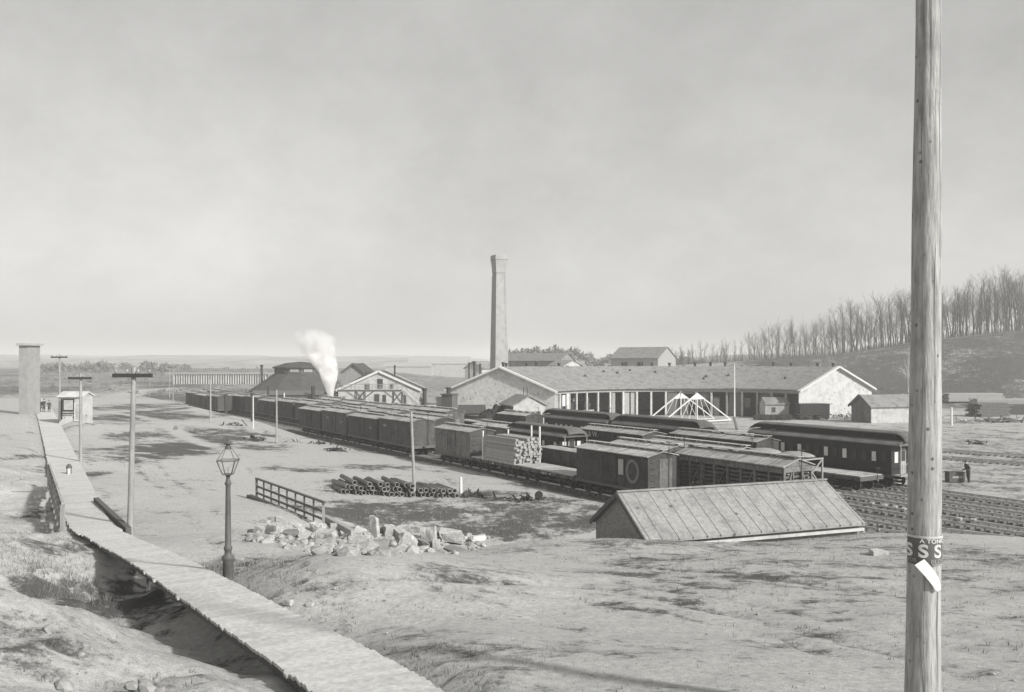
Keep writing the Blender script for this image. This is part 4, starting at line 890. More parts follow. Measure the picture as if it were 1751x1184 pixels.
t = far_b('far_warehouse', 'faint low warehouse beyond the incline at left', 700, 500, 0, 26, 10, 7.0, 9.2, MATS['haze_tinted_wall'], MATS['haze_tinted_slate'])
t = gable_house('shed', 'small pale shed with a round hatch, behind the row of wheel sets', 'shed', (A(1328,153),154.5,0), math.radians(4), 4.0, 3.0, 2.5, 3.5, wood_m, lime, roof_m, ov=.2)
opening(t,'window',-.9,-.4,-1.5,1.2,1.9,glass_d,wood_d)
t = gable_house('storage_shed', 'long whitewashed shed with a shade-tinted left gable, at the right gable of the roundhouse', 'shed', (A(1540,143),146,0), math.radians(14), 12, 5.0, 2.7, 4.3, lime, wood_y, roof_m, ov=.35, trim=wood_d)  # gables darker than the long walls: shade put into the colour
# tender and scrap
tn = thing('tender', 'dark engine tender standing before the right white gable', 'tender', (A(1392,150),151,0), math.radians(4))
q = MB(); q.box(-2.6,2.6,-1.2,1.2,1.0,2.6); q.build('tank', coach_m, tn); q = MB(); q.box(-2.75,2.75,-1.3,1.3,2.6,2.72); q.build('rim', iron, tn); q = MB(); q.box(-2.9,2.9,-1.1,1.1,.8,.99); q.build('frame', iron, tn); truck(tn,-1.6); truck(tn,1.6)
ws0 = thing('wheel_set', 'dark iron wheel set in the row of wheels before the small pale shed', 'wheel set', (0,0,0), group='row of wheel sets')
for s in (-1,1): q = MB(); q.cyl((s*.7,0,.45),(s*.82,0,.45),.45,n=20); q.cyl((s*.82,0,.45),(s*.9,0,.45),.15,n=10); q.build('wheel', iron, ws0)
q = MB(); q.cyl((-.98,0,.45),(.98,0,.45),.08,n=8); q.build('axle', iron, ws0)
for i in range(13):
    o = ws0 if i == 0 else copy_tree(ws0); Yr = 149.5+.2*(i%2); o.location = (A(1293+i*4.8,Yr),Yr,0); o.rotation_euler = (0,0,1.15+.1*math.sin(i*2.1))
# chimney-like flagpole
lens_k = mat('tarred_wood', .035, .3, 3)
def pole(name, label, cat, base, top_z, r0, r1, m, lean=(0,0), arm=None, grp=None, pins=4):
    t = thing(name, label, cat, base, 0, grp); hh = top_z-base[2]
    q = MB(); N_ = 8
    rr = random.Random(int(base[1]*10))
    for i in range(N_):
        a_, b_2 = i/N_, (i+1)/N_; f_ = lambda s: (lean[0]*s, lean[1]*s, (-.8 if s == 0 else 0)+hh*s)
        q.cyl(f_(a_), f_(b_2), r0+(r1-r0)*a_, r0+(r1-r0)*b_2, n=12, cap=(i==N_-1))
    q.build('shaft', m, t)
    if arm:
        za = hh-.35; q = MB(); q.bar((-arm/2+lean[0],lean[1]-.14,za),(arm/2+lean[0],lean[1]-.14,za),.12,.16); q.build('crossarm', lens_k, t)
        for i in range(pins):
            x = -arm/2+.12+i*(arm-.24)/(pins-1)+lean[0]; p = MB(); p.cyl((x,lean[1]-.14,za+.1),(x,lean[1],za+.2),.02,n=6); p.lathe([(.02,za+.26),(.045,za+.24),(.05,za+.16),(.035,za+.12)],8,c=(x,lean[1]-.14)); p.build('insulator', wood_m, t)
    return t
def pz(v, Y): return CZ-(v-HV)*Y/F
def gpole(label, u, vb, vt, r0, r1, m=pole_m, arm=None, name='telegraph_pole', lean_px=0, cat='telegraph pole', pins=4):
    b = W(u, vb); return pole(name, label, cat, (b.x,b.y,b.z), pz(vt,b.y), r0, r1, m, lean=(lean_px*b.y/F,0), arm=arm, pins=pins)
gpole('tall telegraph pole with a dark crossarm beside the boardwalk bend', 222, 925, 628, .13, .09, arm=1.65, lean_px=7)
gpole('telegraph pole with crossarm standing in the pale road', 138, 805, 639, .13, .09, arm=1.75, lean_px=0)
gpole('farthest crossarmed pole behind the small white kiosk', 102, 715, 606, .12, .08, arm=1.9)
gpole('pale pole on the grassy bank beside the long row of boxcars', 360, 722, 649, .12, .09)
gpole('pale pole left of the boxcars near the loose timbers', 473, 758, 667, .12, .09)
gpole('leaning pole standing in front of the front-row boxcar end', 709, 850, 704, .12, .09, lean_px=-6)
gpole('thin pole far off at the end of the footpath', 296, 686, 640, .1, .08)
gpole('thin pole left of the footpath bend, farther off', 290, 680, 626, .1, .08, arm=1.4)
gpole('very thin pole beside the far pale road', 256, 678, 642, .08, .06)
gpole('short white post beside the pipe pile', 788, 849, 816, .13, .1, m=white_x, name='white_post', cat='post')
b_z = W(431,712)
pole('thin_post', 'white thin post right of the black standpipe', 'post', (A(433,118),118,0), pz(677,118), .09,.07, white_x)
pole('thin_post', 'short white post before the polygonal building', 'post', (A(486,190),190,0), pz(672,190), .14,.12, white_x)
pole('flagpole', 'slender white mast standing alone before the dark bays', 'mast', (A(1256,148),148,0), pz(622,148), .14,.06, white_x)
q = MB(); q.bar((A(1260,128),128,0),(A(1255,131),131,1.6),.3,.3); tag(q.build('stub_post', wood_d), 'broken dark stump leaning below the white mast', 'stump')
pole('white_post', 'whitewashed post right of the tall pole, near the timber piles', 'post', (A(1627,137),137,0), pz(697,137), .17,.15, white_x)
# ------------------------------------------------------------------ the big pole with the tin sign
Yb = 8.5; bx_ = A(1578,Yb); tx_ = A(1588,Yb); zb = pz(1158,Yb); zt = pz(0,Yb)
gz_ = h1(bx_,Yb)
bp_ = thing('utility_pole', 'huge round wooden pole at right in the foreground with a tin sign', 'pole', (bx_,Yb,gz_))
slope = (tx_-bx_)/(zt-zb)
q = MB(); n = 40; zs = np.linspace(gz_-1, 17, 60); vs = []; rr = random.Random(1)
for z in zs:
    r_ = .161-(z-zb)*(.161-.113)/(zt-zb)+.0035*math.sin(z*2.3)
    if z > 17: r_ = 0
    for i in range(n):
        a_ = 2*PI*i/n; r2 = r_+.0022*math.sin(a_*9+z*.6)+.0018*math.sin(a_*17-z*.9)+.001*rr.uniform(-1,1); vs.append(((z-zb)*slope+r2*math.cos(a_), r2*math.sin(a_), z-gz_))
q.add(vs,[(k*n+i,k*n+(i+1)%n,(k+1)*n+(i+1)%n,(k+1)*n+i) for k in range(len(zs)-1) for i in range(n)],0,True); q.add(vs[-n:],[tuple(range(n))]); q.build('shaft', pole_big, bp_)
for (a_, z0, z1, w_) in ((-2.2,8.9,11.2,.004),(-1.95,6.6,8.2,.004),(-2.4,11.8,14.5,.005),(-1.4,9.6,12.6,.003),(-1.1,6.9,8.0,.003),(-1.8,12.2,15,.003),(-.95,11,13.5,.003)):
    m2 = 14; cr_ = MB()
    for i in range(m2):
        f0, f1 = i/m2, (i+1)/m2; za, zc = z0+(z1-z0)*f0, z0+(z1-z0)*f1
        def pt(z, f): r_ = .161-(z-zb)*(.161-.113)/(zt-zb)+.0012; an = a_+.05*math.sin(z*4); return Vector(((z-zb)*slope+r_*math.cos(an), r_*math.sin(an), z-gz_))
        ww = w_*math.sin(PI*(f0+.04)); cr_.bar(pt(za,f0),pt(zc,f1),max(ww,.001),.003)
    cr_.build('crack', wood_d, bp_)
sg_z0, sg_z1 = pz(961,Yb), pz(913,Yb)
def wrap(mb_or_me, r_, zc): pass
def polR(z): return .161-(z-zb)*(.161-.113)/(zt-zb)
sgn = thing('tin_sign', 'curved dark tin sign with pale letters SSS nailed round the tall pole', 'sign', (bx_+(sg_z0-zb)*slope,Yb,sg_z0))
Rs = polR(sg_z0)+.006; hS = sg_z1-sg_z0
def curved(mb, a0_, a1_, z0, z1, r_, th=.003, n=24):
    vs = []
    for i in range(n+1):
        a_ = a0_+(a1_-a0_)*i/n
        for r2 in (r_, r_+th):
            for z in (z0,z1): vs.append((r2*math.cos(a_), r2*math.sin(a_), z))
    mb.add(vs,[f for i in range(n) for f in ((4*i+2,4*i+6,4*i+7,4*i+3),(4*i,4*i+1,4*i+5,4*i+4),(4*i+1,4*i+3,4*i+7,4*i+5),(4*i,4*i+4,4*i+6,4*i+2))]+[(0,2,3,1),(4*n,4*n+1,4*n+3,4*n+2)])
q = MB(); curved(q, -PI*.99, -PI*.15, 0, hS, Rs); q.build('plate', tin_d, sgn)
q = MB(); curved(q, -PI*.99, -PI*.15, hS-.018, hS+.004, Rs+.004); q.build('top_edge', letter, sgn)
q = MB(); curved(q, -PI*.5, -PI*.15, -.0, .012, Rs+.004); q.build('bottom_edge', letter_g, sgn)
def wrap_text(body, size, ac, z, m, sx=1.0, nm='lettering', off=.02):
    cu = bpy.data.curves.new('t','FONT'); cu.body = body; cu.size = size; cu.align_x = 'CENTER'; cu.extrude = .0012; cu.offset = size*off; cu.resolution_u = 8
    to = bpy.data.objects.new('t',cu); C.objects.link(to); dg = bpy.context.evaluated_depsgraph_get(); me = bpy.data.meshes.new_from_object(to.evaluated_get(dg)); bpy.data.objects.remove(to)
    bm = bmesh.new(); bm.from_mesh(me); bmesh.ops.subdivide_edges(bm, edges=[e for e in bm.edges if e.calc_length() > .012], cuts=2, use_grid_fill=False); bmesh.ops.triangulate(bm, faces=bm.faces)
    for v in bm.verts:
        a_ = ac+v.co.x*sx/Rs; r_ = Rs+.0055+v.co.z; zz = z+v.co.y; v.co = (r_*math.cos(a_), r_*math.sin(a_), zz)
    bm.to_mesh(me); bm.free(); me.materials.clear(); me.materials.append(m); o = bpy.data.objects.new(nm, me); C.objects.link(o); o.parent = sgn; return o
for ac in (-PI*.93, -PI*.65, -PI*.37): wrap_text('S', .17, ac, hS*.28, letter, sx=1.15, off=.03)
wrap_text('A TONIC', .055, -PI*.45, hS*.775, letter, sx=1.15); wrap_text('BLOOD', .05, -PI*.30, hS*.075, letter_g, sx=1.3); wrap_text('FOR', .05, -PI*.86, hS*.085, letter_g)
# strip of paper curling off the pole below the sign
q = MB(); n = 14; vs = []
for i in range(n+1):
    f_ = i/n; u_ = 1573+f_*(1606-1573)+3*math.sin(f_*PI); v_ = 962+f_*(1010-962); yy = -(Rs+.012)-.03*math.sin(f_*PI*.9)
    cx = A(u_,Yb-.18)-sgn.location.x; cz = pz(v_,Yb-.18)-sg_z0
    wv = .056*(1-.6*f_**3)
    for s in (-1,1):
        for t_ in (0,.002): vs.append((cx+s*wv*.8, yy+t_, cz+s*wv*.5))
q.add(vs,[f for i in range(n) for f in ((4*i,4*i+2,4*i+6,4*i+4),(4*i+1,4*i+5,4*i+7,4*i+3),(4*i,4*i+4,4*i+5,4*i+1),(4*i+2,4*i+3,4*i+7,4*i+6))]+[(0,1,3,2),(4*n,4*n+2,4*n+3,4*n+1)],0,False)
o = q.build('paper_strip', paper); o.location = sgn.location; tag(o, 'bright strip of paper hanging askew from the tall pole under the tin sign', 'paper')
# ------------------------------------------------------------------ gas lamp
lb_ = W(390,993); kL = lb_.y/F
lp = thing('street_lamp', 'old gas street lamp with a glass lantern beside the boardwalk', 'street lamp', lb_)
def lz(v): return pz(v, lb_.y)-lb_.z
q = MB(); zt_ = lz(815)
q.lathe([(.125,-.3),(.125,lz(958)-.02),(.14,lz(957)),(.15,lz(954)),(.14,lz(951)),(.085,lz(948)),(.082,lz(942)),(.1,lz(940)),(.1,lz(936)),(.075,lz(933)),(.058,lz(832)),(.062,lz(830)),(.085,lz(827)),(.062,lz(824)),(.045,lz(820)),(.045,lz(815)),(.08,lz(812)),(.01,lz(810))],20); q.build('post', lens_g, lp)
def ring4(h_, z): return [(-h_,-h_,z),(h_,-h_,z),(h_,h_,z),(-h_,h_,z)]
hw_, hb_, ht_ = .215, .105, .075; z0, z1, z2, z3 = lz(811), lz(787), lz(768), lz(760)
q = MB(); R_ = [ring4(hb_,z0), ring4(hw_,z1), ring4(ht_,z2)]
for k in range(4):
    q.bar(R_[0][k],R_[1][k],.022); q.bar(R_[1][k],R_[2][k],.013); q.bar(R_[0][k],R_[0][(k+1)%4],.022); q.bar(R_[1][k],R_[1][(k+1)%4],.03,.03); q.bar(R_[2][k],R_[2][(k+1)%4],.012)
    q.bar((0,0,z0-.0),R_[0][k],.016)
lf = q.build('lantern_frame', lens_g, lp); lf.rotation_euler = (0,0,math.radians(4))
for k in range(4):
    j = (k+1)%4; q = MB(); q.add([R_[0][k],R_[0][j],R_[1][j],R_[1][k]],[(0,1,2,3)]); q.add([R_[1][k],R_[1][j],R_[2][j],R_[2][k]],[(0,1,2,3)]); q.build('glass_pane', glass_c, lf)
q = MB(); q.lathe([(.085,z2),(.07,z2+.03),(.05,z3-.02),(.055,z3),(.1,z3+.01),(.095,z3+.03),(.03,z3+.05),(.02,lz(753)),(.035,lz(752)),(.005,lz(749))],14); q.build('lantern_cap', lens_g, lp)
q = MB(); q.cyl((0,0,z0),(0,0,z0+.14),.012,n=8); q.cyl((0,0,z0+.14),(0,0,z0+.17),.02,.004,n=8); q.build('burner', steel, lp)
# ------------------------------------------------------------------ boardwalk
rb_ = random.Random(8)
bw_t = thing('boardwalk', 'long plank boardwalk running down the street from the bottom edge', 'boardwalk')
q = MB(); HWK = .665
for i in range(len(bl)-1):
    a_, b_2 = bl[i], bl[i+1]; d = (b_2-a_); ln = d.length; d2 = Vector((d.x,d.y,0)).normalized(); nn_ = Vector((-d2.y,d2.x,0)); c = (a_+b_2)/2
    wd = HWK if c.y < 34 else .8+.25*float(ss(34,60,c.y)) ; l_ = wd+rb_.uniform(-.015,.02)+(.05 if rb_.random()<.06 else 0); r_ = wd+rb_.uniform(-.015,.015)
    z = Vector((0,0,rb_.uniform(-.006,.006))); q.bar(c+nn_*l_+z, c-nn_*r_+z, ln*.91, .045, rb_.choice((0,0,0,1,2)))
q.build('planks', [mat('walk_planks', .41, .3, 9, stain=.15), mat('walk_planks_grey', .385, .3, 9, stain=.15), mat('walk_planks_new', .43, .25, 9)], bw_t)
q = MB()
for s in (-.55,0,.55):
    for i in range(0, len(bl)-9, 8):
        a_, b_2 = bl[i], bl[i+8]; d = (b_2-a_).normalized(); nn_ = Vector((-d.y,d.x,0)).normalized(); dz = Vector((0,0,-.11)); q.bar(a_+nn_*s+dz, b_2+nn_*s+dz, .07, .15)
q.build('stringer', wood_d, bw_t)
for i in range(20, 230, 12):
    c = bl[i]; d = bl[i+1]-c; nn_ = Vector((-d.y,d.x,0)).normalized()
    p = c-nn_*.15; gh = h1(p.x,p.y)
    if c.z-gh > .35: q = MB(); q.bar((p.x,p.y,gh-.4),(p.x,p.y,c.z-.18),.09); q.build('leg', wood_d, bw_t); q = MB(); p2 = c-nn_*.6; q.bar((p2.x,p2.y,h1(p2.x,p2.y)-.5),(p2.x,p2.y,c.z-.18),.09); q.build('leg', wood_d, bw_t)
# wide plank crossing with its lattice railing and kerb timber
def PV(u, v, z): return Vector(P(u,v,z))
cr4 = [PV(108,914,2.98),PV(218,908,2.98),PV(166,855,2.72),PV(106,850,2.72)]
pf = thing('plank_crossing', 'wide plank crossing over the ditch at the bend of the boardwalk', 'plank bridge')
q = MB(); N_ = 44
for i in range(N_):
    a_ = cr4[0].lerp(cr4[3],(i+.02)/N_); b_2 = cr4[1].lerp(cr4[2],(i+.02)/N_); a2 = cr4[0].lerp(cr4[3],(i+.97)/N_); b3 = cr4[1].lerp(cr4[2],(i+.97)/N_); dz = Vector((0,0,-.05-.1))
    e1 = (b_2-a_).normalized()*rb_.uniform(-.05,.05); q.add([a_-e1,b_2,b3,a2-e1,a_-e1+dz,b_2+dz,b3+dz,a2-e1+dz],[(0,1,2,3),(7,6,5,4),(0,4,5,1),(1,5,6,2),(2,6,7,3),(3,7,4,0)])
pd_ = q.build('planks', MATS['walk_planks'], pf)
q = MB(); q.bar(PV(164,856,2.85),PV(220,909,3.1),.22,.3); q.build('kerb_timber', wood_d, pf)
q = MB(); a_, b_2 = cr4[0]+Vector((0,0,-.3)), cr4[3]+Vector((0,0,-.3)); q.bar(a_,b_2,.2,.3)
for f_ in (.05,.35,.65,.95): p = a_.lerp(b_2,f_); q.bar((p.x,p.y,h1(p.x,p.y)-.5),(p.x,p.y,p.z),.2)
q.build('trestle', wood_d, pf)
rl_ = thing('lattice_railing', 'old lattice railing along the ditch side of the plank crossing', 'railing')
A0, A1 = PV(107,912,2.95), PV(84,828,2.75)
H1 = 1.15; n = 9
for i in range(n+1): p = A0.lerp(A1,i/n); q = MB(); q.bar((p.x,p.y,p.z-.3),(p.x,p.y,p.z+H1),.14); q.build('post', wood_m, rl_)
q = MB()
for dz in (.1,.45,.8,H1): q.bar(A0+Vector((0,0,dz)),A1+Vector((0,0,dz)),.07,.16)
q.build('rail', wood_m, rl_)
q = MB()
for i in range(n*2):
    p, p2 = A0.lerp(A1,i/(2*n)), A0.lerp(A1,(i+1)/(2*n)); q.bar(p+Vector((0,0,.1)),p2+Vector((0,0,H1)),.1); q.bar(p2+Vector((.02,0,.1)),p+Vector((.02,0,H1)),.1)
q.build('lattice', wood_d, rl_)
q = MB(); q.box(-3.2,1.6,-.5,.5,-.8,.0); q.box(-3.3,1.7,-.55,.55,.0,.12)
o = q.build('culvert_wall', lime); o.location = PV(60,838,2.5); tag(o, 'pale low culvert wall at the left edge below the boardwalk', 'culvert wall')
# ------------------------------------------------------------------ bridge railing over the gully
br = thing('bridge_railing', 'dark timber bridge railing slanting down beside the gully, above the stone heap', 'railing')
B0, B1 = PV(439,848,1.25), PV(553,894,1.25)
def up(p, h_): return Vector((p.x,p.y,p.z+h_))
n = 8; HH = 1.12
for i in range(n+1): p = B0.lerp(B1,i/n); q = MB(); q.bar(up(p,-.25),up(p,HH),.13 if i in (0,n) else .09); q.build('post', wood_l if i == n else wood_d, br)
q = MB(); q.bar(up(B0,HH)+(B0-B1).normalized()*.1,up(B1,HH)+(B1-B0).normalized()*.25,.16,.09); q.build('top_rail', wood_d, br)
for hh in (.62,.2): q = MB(); q.bar(up(B0,hh),up(B1,hh-.02),.06,.12); q.build('rail', wood_d, br)
q = MB(); off = Vector((-.25,-.2,0)); q.bar(up(B0,-.1)+(B0-B1).normalized()*.6+off,up(B0.lerp(B1,.82),-.12)+off,.34,.26); q.build('sill_beam', wood_d, br)
q = MB(); q.bar(PV(556,886,1.0),PV(604,912,.9),.25,.3); tag(q.build('timber', wood_m), 'squared timber sloping into the gully right of the bridge railing', 'timber')
# ------------------------------------------------------------------ stone heap
rs = random.Random(21)
def stone(label, u, v, w_px, h_px, m=None, sh=None, tilt=0, slab=None):
    b = W(u,v); k = b.y/F; w_ = w_px*k; hh = h_px*k; bm = bmesh.new()
    bmesh.ops.create_cube(bm, size=1)
    dep = slab or rs.uniform(.6,.95)*min(w_, max(hh,.4)*1.6)
    bm.clear()
    pts_ = [Vector((sx*rs.uniform(.55,1), sy*rs.uniform(.55,1), sz*rs.uniform(.55,1))) for sx in (-1,1) for sy in (-1,1) for sz in (-1,1)]+[Vector((rs.uniform(-1,1),rs.uniform(-1,1),rs.uniform(-1,1))).normalized()*rs.uniform(.85,1.08) for _ in range(9)]
    for p in pts_: bm.verts.new((p.x*w_*.52, p.y*dep*.52, p.z*hh*.54))
    rg_ = bmesh.ops.convex_hull(bm, input=bm.verts[:]); bmesh.ops.delete(bm, geom=[g_ for g_ in rg_['geom_interior'] if isinstance(g_, bmesh.types.BMVert)], context='VERTS')
    bmesh.ops.triangulate(bm, faces=bm.faces); bmesh.ops.subdivide_edges(bm, edges=bm.edges[:], cuts=2, use_grid_fill=True); bmesh.ops.triangulate(bm, faces=bm.faces)
    for vv in bm.verts: vv.co += Vector((rs.gauss(0,1),rs.gauss(0,1),rs.gauss(0,1)))*min(w_,hh,dep)*.03
    me = bpy.data.meshes.new('stone_block'); bm.to_mesh(me); bm.free(); me.materials.append(m or stone_m)
    o = bpy.data.objects.new('stone_block', me); C.objects.link(o); o.rotation_euler = (rs.gauss(0,.1), tilt, rs.uniform(-.6,.6)); o.location = (b.x, b.y, b.z+hh*.40)
    tag(o, label, 'stone', 'quarried stones heaped by the gully'); return o
dk_st = mat('dark_stone', .2, .3, 2.5, bump=.8, stain=.3)  # darker tone for some of the blocks
ST = [('upright white slab standing tallest in the stone heap',640,921,19,44,None,-.05,.25),('square block low at the front below the white slab',585,936,18,13,None,0,None),
 ('large rounded boulder at the right end of the heap',772,928,46,25,None,.1,None),('big block leaning right of centre in the heap',700,940,33,29,None,.5,None),('pale slab tilted like a tent flap at the front',690,944,16,40,None,.55,.3),
 ('broad dark-faced block low at the heap centre',650,941,36,20,dk_st,0,None),('wide pale block left of the dark-faced block',612,934,40,20,None,-.05,None),('narrow slab leaning left of the wide pale block',592,920,34,12,None,-.6,.3),
 ('rounded stone on top near the left middle',572,912,20,18,None,.2,None),('chunky block under the rounded top stone',556,930,40,26,None,.1,None),('long slab leaning toward the railing end',535,922,46,10,None,-.7,.35),
 ('dark-sided block left of the long leaning slab',496,921,30,18,dk_st,0,None),('light block behind the dark-sided block',486,914,32,22,None,0,None),('mid-size block at the left part of the heap',462,913,20,16,dk_st,.1,None),
 ('pale block next to the leftmost stone',444,912,20,14,None,.2,None),('leftmost dark low stone of the heap',431,912,16,8,dk_st,0,None),('small pale stone high at the left end by the sill beam',478,893,18,10,None,.1,None),
 ('small dark stone behind the left end of the heap',462,893,14,8,dk_st,0,None),('tall pale block right of centre on the second row',733,930,28,31,None,-.15,None),('dark hollow-faced block at the right front',725,936,28,14,dk_st,.2,None),
 ('thin dark slab lying at the right front edge',778,943,44,7,dk_st,.12,.5),('flat pale slab low at the right front',722,944,26,10,None,-.15,.4),('long white slab lying beyond the right end of the heap',818,924,30,9,white_t,0,.5),
 ('pale wedge beside the hollow-faced block',745,941,16,22,None,.1,.4),('grey block behind the upright white slab',667,919,22,22,None,.2,None),('broad block behind the leaning block',690,924,34,26,None,-.2,None),
 ('low stone behind the wide pale block',617,914,26,14,None,.5,.3),('grey cap stone at the top of the right half',745,916,24,16,dk_st,.3,None),('pale block filling the heap left of the upright slab',627,928,16,20,None,0,None),
 ('small stone fallen in front of the square block',565,938,14,8,None,0,None),('light rough stone between the railing post and the rounded stone',543,913,24,20,None,.2,None),('chipped stone near the left front of the heap',520,925,22,12,None,0,None),
 ('flat stone by the left front edge',472,918,20,8,None,0,None),('stone sunk at the back of the heap middle',655,912,22,12,None,.1,None),('pale rock on the road edge left of the heap',505,905,20,12,None,.1,None),
 ('little rock by the road right of the boardwalk',492,1036,22,10,None,0,None),('flat pale scrap stone on the verge by the boardwalk',530,1040,14,5,None,0,None),('light boulder half buried on the right verge by the tall pole',1500,950,34,10,None,.1,None),
 ('small stone at the foot of the gas lamp',410,958,18,5,None,0,None)]
for lab,u,v,w_,h_,m,tl,sl_ in ST: stone(lab,u,v,w_,h_,m,tilt=tl,slab=sl_)
q = MB(); rr = random.Random(77)
for i in range(420):
    u = rr.gauss(620,110); v = 932+rr.gauss(0,9)-(620-u)*.075*(u<620); 
    if not 415 < u < 840: continue
    c = W(u,min(v,950)); rock(q, (c.x,c.y,c.z+.02), rr.uniform(.05,.32), rr)
tag(q.build('rubble', stone_m), kind='stuff')
# ------------------------------------------------------------------ cast pipes
pa, pb = PV(585,846,.35), PV(790,852,.3)
pdir = Vector((-.44,.9,0)).normalized(); PL, PR = 3.7, .185
q = MB(); n = 14; vs = []
for y_, r_ in ((0,PR),(0,PR*.76),(.5,PR*.74),(PL,PR*.74),(PL,PR*.9),(.16,PR*.9),(.12,PR)):
    for i in range(n): vs.append((r_*math.cos(2*PI*i/n), y_, r_*math.sin(2*PI*i/n)))
q.add(vs,[(k*n+i,k*n+(i+1)%n,((k+1)%7)*n+(i+1)%n,((k+1)%7)*n+i) for k in range(7) for i in range(n)],0,True)
pp0 = q.build('iron_pipe', pipe_m); rp = random.Random(12); cnt = 0
ang = math.atan2(pdir.y,pdir.x)-PI/2; lnp = (pb-pa).length; npip = int(lnp/(2*PR*1.04))
blk = MB(); blk.cyl((0,PL-.05,0),(0,PL-.03,0),PR*.76,n=14)
for layer in range(3):
    for i in range(npip-layer):
        if layer == 2 and not (rp.random() < .42): continue
        if layer == 1 and rp.random() < .12: continue
        o = pp0 if cnt == 0 else pp0.copy()
        if cnt: C.objects.link(o)
        f_ = (i+.5*layer)/npip; p = pa.lerp(pb,f_); gz1 = h1(p.x,p.y)
        o.location = (p.x+rp.uniform(-.03,.03)-pdir.x*rp.uniform(0,.5), p.y-rp.uniform(-.2,.35), gz1+PR*.9+layer*PR*1.74); o.rotation_euler = (rp.uniform(-.02,.02),0,ang+rp.uniform(-.05,.05)+(0 if layer < 2 else rp.uniform(-.12,.15)))
        side = 'left' if f_ < .33 else ('middle' if f_ < .67 else 'right'); lay = ('bottom layer','middle layer','top layer')[layer]
        tag(o, f'cast iron pipe in the {lay} of the pile, {side} part' if side == 'middle' else f'cast iron pipe in the {lay} of the pile, {side} end', 'pipe', f'pipes in the {lay}, {side} part of the pile'); cnt += 1
tag(pp0, group=pp0['group'])
# ------------------------------------------------------------------ people
def person(label, loc, h_, rz, pose='stand', scale_w=1.0, coat=True):
    H_ = h_
    J = {'pel':(0,0,.53),'chest':(0,0,.74),'neck':(0,0,.84),'head':(0,-.01,.905),'top':(0,-.005,.965),'shl':(-.1,0,.80),'shr':(.1,0,.80),'ell':(-.135,.02,.64),'elr':(.135,.02,.64),'hal':(-.13,-.05,.49),'har':(.13,-.05,.49),
         'hil':(-.05,0,.5),'hir':(.05,0,.5),'knl':(-.055,-.01,.28),'knr':(.055,-.01,.28),'anl':(-.055,.01,.045),'anr':(.055,.01,.045),'tol':(-.06,-.075,.02),'tor':(.06,-.075,.02)}
    if pose == 'lean':
        for k in ('chest','neck','head','top','shl','shr','ell','elr'): x,y,z = J[k]; J[k] = (x, y-(z-.53)*.35, z-.01)
        J['hal'] = (-.12,-.22,.53); J['har'] = (.1,-.2,.56); J['anl'] = (-.06,.06,.045); J['tol'] = (-.06,-.03,.02)
    if pose == 'walk':
        J['anl'] = (-.055,.1,.06); J['tol'] = (-.06,.03,.02); J['knl'] = (-.055,.0,.28); J['anr'] = (.055,-.09,.045); J['tor'] = (.06,-.17,.03); J['knr'] = (.055,-.07,.29); J['hal'] = (-.13,-.12,.5); J['har'] = (.13,.08,.5)
    Rr = dict(pel=.062,chest=.075,neck=.032,head=.047,top=.035,shl=.036,shr=.036,ell=.026,elr=.026,hal=.017,har=.017,hil=.05,hir=.05,knl=.034,knr=.034,anl=.022,anr=.022,tol=.018,tor=.018)
    E_ = [('pel','chest'),('chest','neck'),('neck','head'),('head','top'),('chest','shl'),('chest','shr'),('shl','ell'),('shr','elr'),('ell','hal'),('elr','har'),('pel','hil'),('pel','hir'),('hil','knl'),('hir','knr'),('knl','anl'),('knr','anr'),('anl','tol'),('anr','tor')]
    ks = list(J); me = bpy.data.meshes.new('person'); me.from_pydata([tuple(c*H_ for c in J[k]) for k in ks],[(ks.index(a_),ks.index(b_2)) for a_,b_2 in E_],[])
    o = bpy.data.objects.new('tmp', me); C.objects.link(o); m_ = o.modifiers.new('s','SKIN'); 
    for i,k in enumerate(ks): me.skin_vertices[0].data[i].radius = (Rr[k]*H_*scale_w,Rr[k]*H_*.85*scale_w)
    me.skin_vertices[0].data[0].use_root = True; s2 = o.modifiers.new('d','SUBSURF'); s2.levels = 1
    dg = bpy.context.evaluated_depsgraph_get(); m2 = bpy.data.meshes.new_from_object(o.evaluated_get(dg)); bpy.data.objects.remove(o)
    m2.materials.clear(); m2.materials.append(cloth_d); m2.materials.append(skin_m)
    for p in m2.polygons:
        c = p.center/H_
        if c.z > .855: p.material_index = 1
        p.use_smooth = True
    r_ = thing('person', label, 'person', loc, rz); b = bpy.data.objects.new('body', m2); C.objects.link(b); b.parent = r_
    hx_, hy_, hz_ = (c*H_ for c in J['head']); q = MB(); q.lathe([(.075*H_,hz_+.03*H_),(.078*H_,hz_+.036*H_),(.05*H_,hz_+.04*H_),(.047*H_,hz_+.085*H_),(.03*H_,hz_+.095*H_),(.002,hz_+.096*H_)],14,c=(hx_,hy_)); q.build('hat', cloth_d, r_)
    q = MB(); q.lathe([(.08*H_,.5*H_),(.105*H_,.36*H_),(.1*H_,.34*H_),(.07*H_,.55*H_)],14); 
    if coat: q.build('coat_skirt', cloth_d, r_)
    return r_
p_ = W(1656,826); person('man in dark clothes and hat leaning forward beside a dark crate', p_, 1.85, math.radians(-80), 'lean', 1.45, coat=False)
cb = W(1633,824); crt = thing('wooden_crate', 'dark wooden chest on the ground next to the leaning man', 'crate', cb, math.radians(4))
q = MB(); q.box(-.68,.68,-.35,.35,0,.78); q.build('body', wood_d, crt); q = MB(); q.box(-.71,.71,-.38,.38,.78,.84); q.build('lid', wood_d, crt); q = MB(); q.box(-.45,.45,-.37,-.352,.32,.5); q.build('panel', wood_m, crt)
